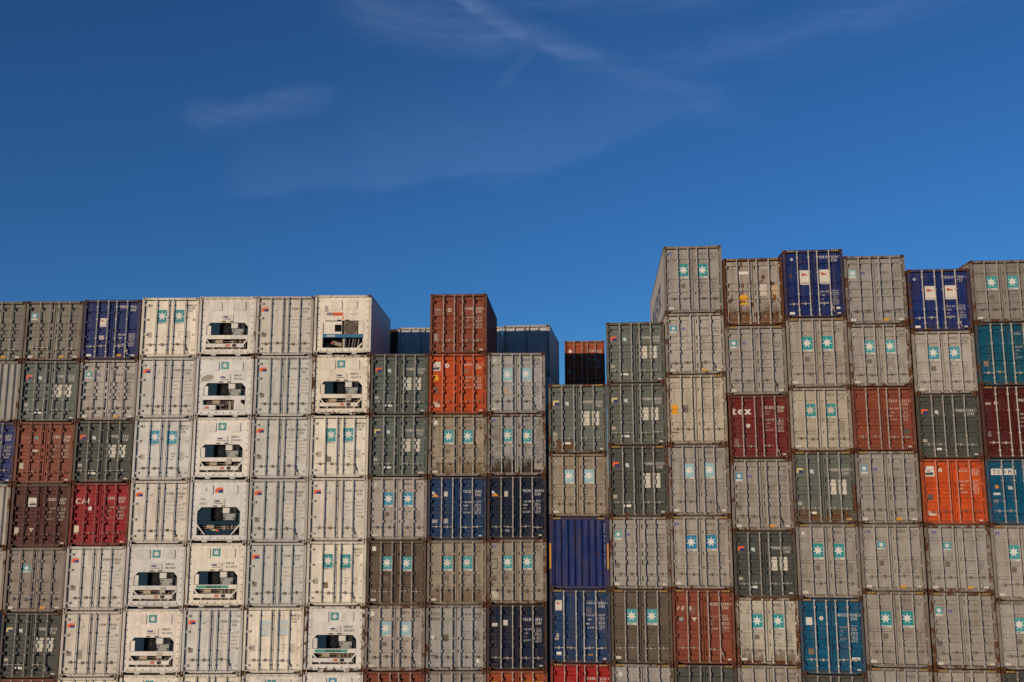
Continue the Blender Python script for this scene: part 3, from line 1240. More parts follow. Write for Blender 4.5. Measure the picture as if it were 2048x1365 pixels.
def container(x, y, z, yaw, L, h, kind, paint, label, group, marks=None, rust=.35, frame=None, frust=.5, rodmix=None, category='container',
              style='std', stripe=False, simple=False):
    reefer = kind in ('RD', 'RU')
    root = bpy.data.objects.new('reefer_container' if reefer else 'shipping_container', None)
    root.empty_display_size = .3
    COL.objects.link(root)
    root.location = (x, y, z)
    root.rotation_euler = (0, 0, yaw)
    root['label'], root['category'], root['group'] = label, category, group
    jit = 1 + random.uniform(-.09, .07)
    rust = max(.03, rust + random.uniform(-.18, .16))
    frust = max(.05, frust + random.uniform(-.14, .14))
    hue = random.uniform(-.045, .045)
    if max(paint) - min(paint) > .15:
        hue, jit = hue * .3, 1 + (jit - 1) * .4
    paint = tuple(c * jit * k_ for c, k_ in zip(paint, (1 + hue, 1, 1 - hue)))
    pc = (*paint, rust)
    fc = (*(frame or lerp(paint, (.085, .055, .038), .22 if reefer else .42)), frust)
    cc = (*lerp(frame or paint, (.09, .045, .028), .35 if reefer else .75), min(1, frust + .25))
    part('frame', frame_mesh(h, L, reefer, kind == 'RU'), root, fc)
    for sx in (-1, 1):
        for zz in (0.0, h - .122):
            part('corner_casting', casting_mesh(), root, cc, (sx * (W2 - .0835), -.003, zz))
        part('side_wall', side_mesh(h, L, reefer, sx), root, pc)
    part('roof', roof_mesh(h, L, reefer), root, pc)
    part('end_wall', end_mesh(h, L), root, pc)
    if stripe and not reefer:
        for xx in (-1.05, .75):
            part('hazard_stripe', stripe_mesh(), root, None, (xx, .009, h - .095))
    if kind == 'RU':
        reefer_unit(root, h, pc, style, marks or u_none)
        return root
    if kind == 'E':
        part('end_wall', front_wall_mesh(h), root, pc)
        if marks:
            marks(Face(root, 'F', h, .030))
        return root
    dk = 'F' if kind == 'RD' else kind
    lum = sum(paint) / 3
    k = rodmix if rodmix is not None else (.15 if lum > .2 else .52)
    rc = (*lerp(paint, LIGHT_ROD, k), .25 if lum > .2 else .35)
    hc = rc if lum < .2 else (*lerp(paint, (.10, .085, .07), .6), .5)
    part('door_seal', gasket_mesh(h), root)
    ru_, hz = random.uniform(-.007, .007), random.uniform(-.012, .014)
    us = [q + (ru_ if n in (1, 2) else -ru_) * (1 if n < 2 else -1) for n, q in enumerate(ROD_U[dk])]
    for sd in (-1, 1):
        d = part('door', door_mesh(dk, h, sd), root, pc)
        for n in ((0, 1) if sd < 0 else (2, 3)):
            u = us[n] + random.uniform(-.003, .003)
            part('lock_rod', rod_mesh(h), d, rc, (X(u), 0, 0))
            hd = part('handle', handle_mesh(-1 if sd < 0 else 1), d, hc, (X(u), .0, (.205 + hz) * h + random.uniform(-.02, .02)))
            if n == 3 and random.random() < (.65 if reefer else .18):
                hd.rotation_euler = (0, R(72), 0)
            else:
                hd.rotation_euler = (0, R(random.choice((0, 0, random.uniform(-5, 5)))), 0)
        for v in ((.13, .37, .62, .88) if reefer else (.12, .38, .62, .88)):
            part('hinge', hinge_mesh(reefer, sd), d, (*lerp(paint, (.2, .17, .14), .35 if reefer else .1), .4), (sd * 1.108, 0, zv(h, v)))
    FC = Face(root, dk, h)
    if not reefer and random.random() < .38:      # touched-up paint on a flat of the door
        a = random.choice((.27, .60, .08))
        b = random.choice((.245, .255, .70) if dk == 'C' else (.56, .58, .26, .76))
        q = lerp(paint, (.2, .17, .14) if random.random() < .5 else tuple(1.25 * c for c in paint), .4)
        FC.sticker(a, a + random.uniform(.08, .14), b, b + random.uniform(.05, .10), q, 'repaint_patch', None, -.002)
    if marks:
        marks(FC)
    return root


# ------------------------------------------------------------------ paints (real base colours)
P = dict(lg=(.37, .345, .315), g2=(.32, .295, .265), g3=(.265, .24, .215), tan=(.31, .262, .20), beige=(.43, .39, .32), brg=(.115, .09, .068), wht=(.70, .66, .60), cream=(.76, .70, .59),
         pon=(.60, .57, .515), gg=(.114, .132, .118), gd=(.066, .074, .068), brn=(.215, .054, .029), dbr=(.072, .017, .013), crim=(.27, .010, .017),
         org=(.50, .072, .014), navy=(.007, .022, .125), blue=(.012, .042, .115), dnavy=(.010, .018, .040), teal=(.002, .078, .13), tblue=(.002, .080, .16),
         mar=(.07, .008, .008), tex=(.14, .017, .015), red=(.33, .012, .012), ogr=(.185, .168, .14), rorg=(.34, .075, .026))
ORD = ['', 'first', 'second', 'third', 'fourth', 'fifth', 'sixth', 'seventh', 'eighth', 'ninth', 'tenth']
YB = (.62, .52, .20)       # faded yellow half of a flag emblem


def st(rgb=TEAL, **k):
    return lambda F: m_two_stars(F, rgb, **k)


def ss(rgb=TEAL, **k):
    return lambda F: m_small_star(F, rgb, **k)


def ms(rgb=TEAL, **k):
    return lambda F: m_mid_star(F, rgb, **k)


def fl(a=ORANGE, **k):
    return lambda F: m_flag_dry(F, a, **k)


def rs(rgb=TEAL, **k):
    return lambda F: m_reefer_stars(F, rgb, **k)


def rf(**k):
    return lambda F: m_reefer_flag(F, **k)


def seq(*fs):
    def g(F):
        for f in fs:
            f(F)
    return g


def wc(code, **k):
    return lambda F: m_white_code(F, code, **k)


def tx(*lines, rgb=(.75, .70, .62)):
    return lambda F: F.text(list(lines), rgb, 'name_lettering')


def stk(*boxes):
    return lambda F: [F.sticker(*b) for b in boxes]


def dsc(u, v, r, rgb, inner=None):
    def g(F):
        e = F.disc(u, v, r, rgb)
        if inner:
            F.disc(u, v, r * .55, inner, 'emblem_centre', e, .0015)
    return g


def lion(u0, u1, v0, v1):
    """white panel with a small red mark"""
    def g(F):
        p = F.sticker(u0, u1, v0, v1, (.66, .61, .53), 'logo_panel')
        w, hh = u1 - u0, v1 - v0
        F.poly([(u0 + w * .15, v0 + hh * .22), (u0 + w * .35, v0 + hh * .2), (u0 + w * .75, v0 + hh * .32), (u0 + w * .72, v0 + hh * .40), (u0 + w * .45, v0 + hh * .34), (u0 + w * .25, v0 + hh * .45)],
               (.45, .07, .05), 'logo_mark', p, .002)
        F.sticker(u0 + w * .1, u1 - w * .1, v1 - hh * .16, v1 - hh * .09, (.4, .38, .36), 'logo_line', p, .002)
    return g


def bird(u, v):
    def g(F):
        p = F.poly([(u, v), (u + .05, v), (u + .075, v + .05), (u + .02, v + .04)], (.6, .58, .55), 'emblem')
        F.poly([(u + .005, v + .085), (u + .075, v + .03), (u + .135, v + .085)], (.70, .30, .05), 'emblem_wing', p, .0015)
    return g


def drybox_logo(u0, u1, v0, v1):
    def g(F):
        p = F.sticker(u0, u1, v0, v1, (.66, .62, .55), 'logo_panel')
        w, hh = u1 - u0, v1 - v0
        F.poly([(u0 + w * .15, v1 - hh * .12), (u0 + w * .85, v1 - hh * .12), (u0 + w * .9, v1 - hh * .4), (u0 + w * .12, v1 - hh * .35)], (.06, .06, .09), 'logo_mark', p, .002)
        F.sticker(u0 + w * .3, u0 + w * .6, v0 + hh * .42, v0 + hh * .55, (.35, .15, .12), 'logo_line', p, .002)
    return g


def torm(F):
    p = F.sticker(.08, .47, .155, .25, (.70, .66, .58), 'name_panel')
    F.text([('T', .10, .235, .15, 1.0, 0, .02), ('O', .165, .235, .15, .75, 0, .02), ('R', .268, .235, .15, 1.0, 0, .02), ('M', .345, .235, .15, .9, 0, .02)], (.12, .17, .24), 'name_lettering', p, .002)


def blue_end(F):
    for u0, u1 in ((-.012 + .012, .028), (.965, .992)):
        F2 = Face(F.root, 'F', F.h, .004)
        F2.sticker(u0, u1, .37, .72, (.58, .27, .03), 'reflective_strip')
    p = part('lettering', cached('vtext', lambda: vtext('MSKU 814 305 2 4551')), F.root, None, (X(.93), .022, zv(F.h, .12)))


def vtext(s):
    v, f, z = [], [], 0
    for ch in s:
        if ch == ' ':
            z -= .07
            continue
        tv, tf, tw = text_shape(ch, .075, .7)
        b = len(v)
        v += [(a - tw / 2, 0, z + c) for a, c in tv]
        f += [tuple(b + q for q in fc) for fc in tf]
        z -= .098
    return mk('lettering', v, f, [PM(OFFW)])


# ------------------------------------------------------------------ ground
D_WALL = 39.1735
PITCH = 2.47307
X0 = -23.48495
DZ = [-.20, -.187, -.136, -.046, -.008, .007, .057, .092, .097, .125]
ZB_L = [CAM_Z + 8.0645 + d - 7 * HS for d in DZ]
YAW_R = R(-5.525532)
XS_R = [1.355, 3.82, 6.284, 8.772, 11.246, 13.729, 16.241, 18.738]
ZS_R = [4.225, 6.835, 10.063, 9.473, 9.762, 9.456, 8.829, 9.132]

prof = [(-3000, ZB_L[0])]
for c in range(10):
    xl = X0 + c * PITCH
    prof += [(xl + .02, ZB_L[c]), (xl + PITCH - .02, ZB_L[c])]
prof += [(1.2, .33), (60, .33), (3000, .33)]
gv, gf = [], []
for gx, gz in prof:
    gv += [(gx, -800, gz - .012), (gx, 6000, gz - .012)]
for k in range(len(prof) - 1):
    gf.append((2 * k, 2 * k + 2, 2 * k + 3, 2 * k + 1))
gm, gt, gp = new_mat('asphalt')
gco = N(gt, 'ShaderNodeTexCoord')
ga = noise(gt, gco.outputs['Object'], .35, 6)
gb = noise(gt, gco.outputs['Object'], 30, 4)
gt.links.new(mixrgb(gt, ga, mixrgb(gt, gb, (.035, .034, .033), (.075, .072, .07)), (.05, .047, .045)), gp.inputs['Base Color'])
gp.inputs['Roughness'].default_value = .9
g = bpy.data.objects.new('ground', mk('ground', gv, gf, [gm]))
g['kind'] = 'structure'
COL.objects.link(g)

# ------------------------------------------------------------------ the left block: stacks of twenty-foot boxes
GL_D, GL_R = 'dry containers in the left block', 'refrigerated containers in the left block'
ANCH = 'PONU'
# each entry: kind, paint, look (for the label), marks, options
LEFT = {
 0: [('C', 'ogr', 'olive grey container cut off by the left frame edge', ss(AQUA), {}),
     ('E', 'g2', 'beige closed corrugated container end at the left frame edge', None, {}),
     ('C', 'navy', 'navy container with white numbers at the left frame edge', wc('MSKU', v=.25), {}),
     ('E', 'lg', 'pale grey closed corrugated container end at left frame edge', None, {}),
     ('D', 'lg', 'thin grey container sliver at the left frame edge', st(TEAL), {})],
 1: [('C', 'ogr', 'olive grey container with one small blue star sticker', ss((.09, .30, .36), blue=False), {}),
     ('C', 'gg', 'green grey container with orange and navy flag', fl(), {}),
     ('C', 'brn', 'brown red container with faded white markings', seq(wc('TTNU', labels=((.06, .145, .66, .76, (.45, .42, .33)), (.28, .375, .455, .485, OFFW))), tx(('TRITON', .075, .27, .07, .7), rgb=(.5, .33, .26)), stk((.31, .365, .235, .285, (.12, .25, .30)))), {'rodmix': .15}),
     ('C', 'dbr', 'dark maroon brown container with square white logo', seq(wc('CRXU', labels=((.055, .145, .69, .79, (.50, .46, .38)),)), drybox_logo(.275, .42, .22, .36), lambda F: F.poly([(.32, .70), (.40, .70), (.36, .765)], (.55, .42, .34))), {'rodmix': .12}),
     ('D', 'g3', 'dark grey container with single star left of centre', ms(TEAL), {}),
     ('C', 'gd', 'dark green grey container with yellow and blue flag', fl(YB), {}),
     ('C', 'brn', 'brown red container top just showing at frame bottom', None, {})],
 2: [('D', 'navy', 'navy blue container with a white square sticker', seq(wc('MSKU', v=.14, data=.60, rgb=(.70, .67, .62), labels=((.28, .37, .60, .67, (.42, .38, .36)), (.08, .165, .91, .945, WHITE), (.59, .69, .91, .945, YELLOW), (.83, .92, .915, .93, OFFW))), lion(.285, .395, .31, .455)), {'rodmix': .85}),
     ('C', 'lg', 'grey container with small teal star and yellow sticker', ss(TEAL), {}),
     ('C', 'gd', 'dark green grey container with orange and navy flag', fl(code='PONU'), {}),
     ('C', 'crim', 'bright crimson container lettered CAI', seq(wc('CAIU', labels=((.07, .155, .68, .79, (.60, .56, .40)),)), tx(('CAI', .065, .335, .225, .9, .12, .022)), dsc(.325, .41, .085, (.70, .62, .55), (.36, .04, .04))), {'rodmix': .2}),
     ('RD', 'pon', 'white reefer doors with flag below the CAI container', rf(emb=False, worn=True), {}),
     ('RD', 'pon', 'white reefer doors with flag and white sticker patch', seq(rf(), stk((.29, .36, .60, .73, (.30, .27, .22)))), {}),
     ('RD', 'cream', 'cream reefer header just showing at the frame bottom', rs(), {})],
 3: [('RD', 'cream', 'cream reefer doors with two faded green stars', rs(TEALG), {}),
     ('RD', 'pon', 'white reefer doors with flag under the cream reefer', rf(grey=False), {}),
     ('RD', 'wht', 'white reefer doors with two bright blue stars', rs(TEALB), {}),
     ('RD', 'pon', 'white reefer doors with flag and dirt smudges', rf(worn=True, grey=False), {}),
     ('RU', 'wht', 'white reefer with cooling unit beside a teal banded one', u_star(), {}),
     ('RU', 'wht', 'white reefer with cooling unit and star, low left', u_star(), {}),
     ('RU', 'cream', 'rust stained reefer top just showing at frame bottom', u_star(), {})],
 4: [('RU', 'wht', 'white reefer with cooling unit and no star', u_none, {'style': 'plain'}),
     ('RU', 'wht', 'white reefer with cooling unit and grey scuff beside oval', u_star(TEAL, grime=True), {'style': 'open'}),
     ('RU', 'wht', 'white reefer with cooling unit, teal star and data pocket', u_star(TEALG), {}),
     ('RU', 'wht', 'white reefer with all dark blue unit and orange flag', u_flag, {'style': 'dark'}),
     ('RU', 'cream', 'cream reefer with teal MAERSK band and rusty post', u_star(), {'style': 'band', 'frust': .42}),
     ('RD', 'pon', 'white reefer doors with flag under the teal banded reefer', rf(), {}),
     ('RD', 'cream', 'cream reefer door header cut by the frame bottom', rs(), {})],
 5: [('RD', 'pon', 'white reefer doors with flag between two cooling units', rf(), {}),
     ('RD', 'pon', 'white reefer doors with green edged emblem and flag', rf(grey=True), {}),
     ('RD', 'pon', 'white reefer doors with flag and no second emblem', rf(emb=False), {}),
     ('RD', 'pon', 'white reefer doors with flag beside the dark blue unit', rf(), {}),
     ('RD', 'pon', 'white reefer doors with flag beside the banded cream reefer', rf(), {}),
     ('RD', 'cream', 'cream reefer doors with two very pale washed out stars', rs(PALE, fade=1, emblem=False, star=(.58, .56, .48)), {}),
     ('RU', 'wht', 'reefer top with teal star cut by the frame bottom', u_star(), {})],
 6: [('RU', 'cream', 'cream reefer with orange name strip and round fan', u_pando, {'style': 'old'}),
     ('RU', 'cream', 'cream reefer with cooling unit, star and rusty posts', u_star(), {'frust': .42}),
     ('RD', 'cream', 'cream reefer doors with two teal stars and grey plate', seq(rs(TEAL, emblem=False), stk((.275, .365, .66, .75, (.2, .17, .14)))), {}),
     ('RD', 'pon', 'white reefer doors with flag beside grey star container', rf(grey=False), {}),
     ('RD', 'cream', 'cream reefer doors with two green stars, brown plate', seq(rs(TEALG, emblem=False), stk((.28, .36, .64, .73, (.2, .13, .09)))), {}),
     ('RU', 'wht', 'white reefer with teal MAERSK band and rusty right post', u_star(TEALG), {'style': 'band', 'frust': .42}),
     ('RU', 'wht', 'reefer top with star beside brown container, cut at bottom', u_star(TEALB), {})],
 7: [None,
     ('C', 'gg', 'green grey container with orange flag below the sky gap', fl(), {}),
     ('C', 'gg', 'green grey container with yellow and blue flag, pink label', fl(YB, low=(.55, .38, .32)), {}),
     ('D', 'lg', 'light grey container with two vivid blue stars', st(TEALB, emblem='disc'), {}),
     ('D', 'brg', 'dark brown grey container with two teal stars', st(TEAL, emblem='white', txt=(.05, .045, .04)), {}),
     ('D', 'lg', 'light grey container with two faded aqua stars', st(AQUA, fade=1, emblem='white'), {}),
     ('C', 'brn', 'brown red container top cut by the frame bottom', None, {})],
 8: [('C', 'brn', 'brown red container standing alone on top', seq(wc('TTNU', labels=((.065, .135, .66, .77, (.30, .27, .24)),)), tx(('TRITON', .075, .27, .06, .7)), dsc(.34, .27, .085, (.62, .52, .47), (.30, .15, .1))), {}),
     ('C', 'org', 'bright orange red container with yellow sticker', seq(wc('GESU', v=.20, data=.40, rgb=(.78, .66, .55), labels=((.07, .155, .55, .65, (.20, .11, .07)), (.04, .19, .80, .88, (.62, .48, .38)), (.035, .155, .355, .445, (.80, .42, .02)))), drybox_logo(.035, .195, .135, .285), dsc(.31, .20, .095, (.72, .66, .6), (.55, .3, .22))), {'rodmix': .25}),
     ('D', 'tan', 'tan grey container with two teal stars and brown grime', seq(grime(M_DUST, .66, .94), st(TEAL, emblem='white')), {'rust': .5}),
     ('C', 'blue', 'blue container with orange bird emblem, white numbers', seq(bird(.055, .24), stk((.27, .34, .24, .315, (.58, .54, .45)), (.08, .165, .68, .735, (.33, .32, .30)), (.265, .35, .66, .74, (.36, .33, .31))), wc('PSCU', v=.26, data=.42, rgb=(.66, .62, .57), labels=())), {'rodmix': .75}),
     ('D', 'tan', 'tan grey container with two stars, brown right edge', seq(grime(M_DUST, .60, .94), st(TEAL, star=(.62, .58, .5))), {'rust': .45}),
     ('D', 'lg', 'light grey container with worn brown lettering, no stars', seq(tx(('IIIIIIIII', .05, .17, .14, .8, 0, .03), ('IIIIIIIIIIII', .05, .235, .12, .6, 0, .02), rgb=(.24, .17, .09)), lambda F: code_text(F, 'GATU', rnum(6) + ' 2', '2261', .17, GREYT), lambda F: data_text(F, .42, GREYT), stk((.275, .37, .455, .56, (.13, .10, .08)), (.06, .175, .76, .785, (.12, .11, .1)), (.84, .89, .80, .88, WHITE)), dsc(.115, .50, .08, (.62, .60, .54))), {}),
     ('D', 'g2', 'grey container header cut by bottom edge, beside brown one', st(TEAL), {})],
 9: [None,
     ('D', 'lg', 'light grey container with two pale aqua stars', seq(st(AQUA, fade=1, emblem='disc', plate=False), stk((.275, .36, .58, .68, (.42, .33, .24)))), {}),
     ('D', 'g2', 'grey container with two stars and dark dirty bottom', seq(grime(M_GRIME, .60, .94), st(TEAL, emblem='blue', lab=False, plate=False), stk((.09, .165, .33, .43, (.19, .16, .13)), (.80, .95, .77, .90, (.36, .30, .24)))), {'rust': .6}),
     ('C', 'dnavy', 'dark navy container with orange bird emblem', seq(bird(.06, .24), stk((.29, .35, .245, .33, (.55, .48, .38))), wc('PSCU', v=.26, data=.42, rgb=(.66, .64, .60), labels=((.27, .38, .85, .885, (.2, .22, .24)),))), {'rodmix': .7}),
     ('D', 'tan', 'tan grey container with two stars and framed black scribble', seq(st(TEAL, emblem='blue', lab=False), stk((.055, .175, .30, .46, (.06, .05, .045)), (.085, .155, .56, .65, (.16, .12, .1)), (.045, .19, .80, .905, (.50, .46, .36))), lambda F: F.sticker(.065, .165, .312, .448, (.30, .26, .21), 'sticker', None, .0015)), {}),
     ('C', 'dnavy', 'dark navy container with two small white stickers', seq(stk((.085, .175, .29, .34, (.58, .55, .50)), (.27, .345, .245, .325, (.60, .57, .52))), wc('PSCU', v=.26, data=.40, rgb=(.66, .64, .60), labels=())), {'rodmix': .7}),
     ('C', 'rorg', 'orange brown container top with yellow stickers, frame bottom', stk((.05, .18, .17, .24, YELLOW), (.60, .95, .17, .22, YELLOW)), {})],
}
for c in range(10):
    cx = X0 + PITCH * (c + .5)
    rank = 0
    n = len(LEFT[c])
    for r in range(n):
        spec = LEFT[c][r]
        if spec is None:
            continue
        rank += 1
        kind, pt, look, mk_, opt = spec
        opt = dict(opt)
        reef = kind in ('RD', 'RU')
        lab = '%s, %s from top, %s stack from left' % (look, ORD[rank], ORD[c + 1]) if len(look.split()) <= 9 else look
        opt.setdefault('frust', .22 if reef else .42)
        opt.setdefault('rust', .16 if reef else .33)
        z = ZB_L[c] + (6 - r) * HS
        yw = R(-3.0) if (c, r) == (8, 0) else R(random.uniform(-.12, .12))
        container(cx + random.uniform(-.012, .012), D_WALL + random.uniform(-.03, .03), z, yw, 6.058, HS, kind, P[pt], lab,
                  GL_R if reef else GL_D, mk_, category='reefer' if reef else 'container', **opt)

# ------------------------------------------------------------------ the right block: stacks of forty-foot boxes
GR = 'dry containers in the right block'
RIGHT = {
 0: ('HSHHH', [('C', 'gg', 'pale green grey container with yellow and blue flag', seq(grime(M_RUSTY, .68, .94, .04, .45), fl(YB), stk((.05, .13, .74, .91, (.25, .22, .17)))), {}),
     ('D', 'tan', 'tan grey container with two pale stars beside the gap', st(AQUA, emblem='ring', plate=False), {}),
     ('E', 'navy', 'navy closed corrugated end with yellow side strips', blue_end, {'frust': .2, 'rust': .5}),
     ('C', 'blue', 'navy container with white square sticker below the corrugated end', seq(wc('MSKU', v=.20, rgb=(.62, .6, .58), data=.37, labels=((.055, .145, .60, .69, (.33, .30, .28)), (.10, .185, .855, .895, WHITE), (.60, .71, .88, .893, YELLOW))), lion(.09, .20, .155, .29)), {'rodmix': .85}),
     ('C', 'red', 'bright red container top cut by the frame bottom', wc('CAIU', v=.22), {})]),
 1: ('SSHHHH', [('C', 'gg', 'green grey container with orange flag, sky above it', fl(), {}),
     ('C', 'gg', 'green grey container with yellow blue flag and white panels', fl(YB), {}),
     ('C', 'gd', 'dark green container with orange flag and green smears', seq(fl(), stk((.93, .985, .905, .93, (.03, .30, .12)))), {}),
     ('C', 'g2', 'grey container with small aqua star and brown plate', ss(TEAL, yellow=False, plate=1), {}),
     ('D', 'brg', 'dark brown grey container with two bright teal stars', st(TEAL, txt=(.05, .045, .04), plate=False), {}),
     ('D', 'g2', 'grey container top with green edged sticker at frame bottom', stk((.12, .17, .11, .17, (.55, .62, .56))), {})]),
 2: ('HSHHHHH', [('D', 'g2', 'tallest grey container with two green stars', st(TEALG, emblem='blue'), {}),
     ('C', 'lg', 'light grey container with small blue star and yellow sticker', ss(TEALB), {}),
     ('D', 'beige', 'pale beige container with yellow sticker, no stars', seq(tx(('IIIIIIII', .06, .14, .10, .8, 0, .02), ('IIIIIIIIII', .06, .19, .09, .6, 0, .02), rgb=(.33, .28, .24)), lambda F: code_text(F, 'GATU', rnum(6) + ' 2', '4351', .13, GREYT), lambda F: data_text(F, .33, (.2, .19, .17)), stk((.055, .185, .43, .57, (.72, .33, .015)), (.265, .36, .44, .545, (.17, .14, .12)), (.07, .19, .82, .84, (.13, .11, .1)))), {'rust': .5}),
     ('D', 'g2', 'grey container with two pale green stars and yellow spot', st(AQUA, emblem='ring', plate=False, lab=2), {}),
     ('D', 'g2', 'grey container with two deep blue stars', st((.02, .20, .36), emblem='blue', plate=False), {}),
     ('C', 'brn', 'brown red container lettered UES', seq(tx(('U', .045, .285, .145, .8, .25, .035), ('E', .145, .285, .145, .8, .25, .035), ('S', .262, .285, .145, .8, .25, .035)), wc('UESU', v=.22, data=.38, labels=((.09, .18, .66, .75, (.22, .08, .05)), (.11, .175, .385, .43, (.25, .34, .32)))), lambda F: F.poly([(.31, .385), (.40, .385), (.355, .44)], (.62, .50, .42))), {}),
     ('C', 'gd', 'dark green container header below the UES container', None, {})]),
 3: ('HHSHSSH', [('C', 'g2', 'tan grey container with heavy rust patches, yellow stickers', seq(grime(M_RUSTY, .52, .94), lambda F: F.text([('MSKU', .60, .16, .12, .7, 0, .006), (rnum(3), .81, .15, .10, .7, 0, .006), (rnum(3), .81, .20, .10, .7, 0, .006)], WHITE, 'serial_lettering'), dsc(.14, .135, .055, (.2, .2, .22), OFFW), stk((.27, .43, .195, .235, WHITE), (.25, .40, .54, .62, (.70, .36, .02)), (.25, .40, .65, .685, (.70, .36, .02)), (.60, .73, .38, .56, (.55, .50, .42)), (.80, .92, .40, .55, (.50, .36, .22)), (.79, .86, .355, .40, (.15, .05, .02)), (.82, .88, .53, .64, (.20, .09, .03)))), {'rust': .80, 'frust': .8}),
     ('C', 'g2', 'grey container with small green star below the rusty one', ss(TEALG, yellow=False), {}),
     ('C', 'tex', 'dark red container lettered tex with cream trim', seq(tx(('te', .052, .305, .31, 1.0, 0, .045), ('x', .262, .305, .31, 1.05, 0, .045)), wc('TEXU', v=.22, data=.40, labels=((.085, .155, .69, .79, (.2, .12, .11)),)), dsc(.32, .485, .085, (.66, .60, .52), (.45, .38, .34)), stk((.03, .96, .028, .043, (.62, .48, .38)), (.03, .96, .957, .97, (.62, .48, .38)))), {}),
     ('C', 'g2', 'grey container with vivid small blue star below tex container', ss((.03, .22, .38), plate=1), {}),
     ('C', 'gd', 'dark green container with orange flag under grey star container', fl(), {}),
     ('D', 'beige', 'beige container with two vivid green stars and rusty sill', seq(grime(M_DUST, .70, .94), st((.02, .28, .26), emblem='ring')), {'rust': .45, 'frust': .7}),
     ('D', 'g2', 'grey container header beneath the beige star container', st(TEAL), {})]),
 4: ('HHSHHHS', [('D', 'navy', 'navy container with two white panels, between grey tops', seq(wc('MSKU', v=.13, data=.63, rgb=(.55, .53, .52), labels=((.08, .165, .91, .945, WHITE), (.86, .92, .845, .875, WHITE))), lion(.275, .445, .30, .51), lion(.60, .77, .295, .505), dsc(.15, .135, .06, (.45, .46, .5))), {'rodmix': .8}),
     ('D', 'g2', 'grey container with two green stars below the navy one', st((.02, .28, .24), emblem='ring'), {}),
     ('D', 'beige', 'beige grey container with two scuffed green stars', st((.03, .26, .25), plate=False, star=(.60, .48, .40)), {}),
     ('C', 'gg', 'green container with yellow blue flag and brown stains', seq(grime(M_RUSTY, .70, .94, .05, .95), fl(YB, low=(.45, .28, .15))), {'rust': .4}),
     ('D', 'g2', 'grey container with two large teal stars, black drips', st((.03, .27, .30), emblem='disc'), {}),
     ('C', 'tblue', 'strong teal blue container with white square and disc', seq(wc('WECU', v=.24, data=.39, rgb=(.60, .58, .56), labels=((.10, .20, .255, .355, (.62, .62, .58)), (.12, .205, .66, .74, (.22, .14, .09)), (.79, .92, .775, .80, WHITE))), dsc(.345, .265, .08, (.66, .62, .56), (.5, .4, .35))), {'rodmix': .85}),
     ('C', 'gd', 'dark green container header beneath the teal blue container', None, {})]),
 5: ('HSSHSHH', [('C', 'g2', 'grey container with small pale star between navy boxes', ss(AQUA), {}),
     ('D', 'g2', 'grey container with two stars and handle scratches', st((.08, .33, .33)), {}),
     ('C', 'brn', 'orange brown container with faded white numbers', wc('TRLU', v=.245, data=.36, rgb=(.58, .40, .31), labels=((.82, .90, .66, .74, (.10, .09, .08)),)), {}),
     ('C', 'g2', 'grey container with small blue star under orange brown', ss((.10, .28, .36)), {}),
     ('D', 'g2', 'grey container with one small star left of centre', ms(TEAL), {}),
     ('D', 'g2', 'grey container with two large stars low in stack', st((.02, .25, .28), emblem=None), {}),
     ('D', 'g2', 'grey container header at the frame bottom', st(TEAL), {})]),
 6: ('SSSSSHH', [('D', 'navy', 'navy container with two white panels near right edge', seq(wc('MSKU', v=.16, data=.62, rgb=(.50, .47, .48), labels=((.08, .165, .91, .945, WHITE),)), lion(.275, .445, .275, .50), lion(.60, .775, .27, .495), dsc(.115, .16, .06, (.4, .4, .46))), {'rodmix': .8}),
     ('D', 'lg', 'light grey container with two blue stars below navy', st((.06, .29, .36), emblem='ring'), {}),
     ('C', 'gd', 'very dark grey container with orange flag, no panels', fl(panels=False), {}),
     ('C', 'org', 'orange container with white logo panel near right edge', seq(wc('GESU', v=.20, data=.36, rgb=(.66, .50, .40), labels=((.085, .175, .545, .635, (.12, .10, .09)), (.06, .215, .80, .865, (.62, .50, .40)))), drybox_logo(.055, .22, .11, .27), dsc(.315, .175, .08, (.66, .58, .5), (.5, .35, .28))), {'rodmix': .3}),
     ('D', 'g2', 'grey container with single star beneath the orange one', ms(TEAL), {}),
     ('C', 'g2', 'grey container with small teal star and round blue emblem', ss(TEAL, plate=1, yellow=False), {}),
     ('C', 'g2', 'grey striped container header at the bottom right', None, {})]),
 7: ('SSHSHSH', [('D', 'g3', 'brown grey container with two stars at right edge', st(TEAL, emblem=None), {}),
     ('C', 'teal', 'teal container cut by the right frame edge', wc('FESU', v=.20, rgb=(.5, .5, .5), labels=((.11, .19, .60, .69, (.23, .17, .14)),)), {'rodmix': .7}),
     ('C', 'mar', 'dark maroon container cut by the right frame edge', seq(tx(('IIIIII', .05, .26, .09, .8, 0, .02)), wc('MAEU', v=.22, rgb=(.6, .55, .52), labels=((.06, .14, .62, .70, (.18, .13, .12)),)), dsc(.245, .235, .085, (.45, .38, .36))), {'rodmix': .85}),
     ('C', 'tblue', 'blue container with white TORM panel', seq(torm, wc('TORU', v=.40, data=None, labels=((.10, .21, .52, .555, (.62, .6, .56)), (.09, .175, .62, .67, (.2, .19, .2)))), dsc(.155, .43, .075, (.55, .24, .03), None), stk((.33, .40, .42, .47, (.45, .5, .52)))), {'rodmix': .55}),
     ('D', 'g2', 'grey container with teal star at right frame edge', st(TEAL, emblem='blue'), {}),
     ('D', 'g2', 'grey container with partly cut star at right edge', st(TEAL), {}),
     ('C', 'gd', 'dark container header in the bottom right corner', None, {})]),
}
cy, sy = math.cos(YAW_R), math.sin(YAW_R)
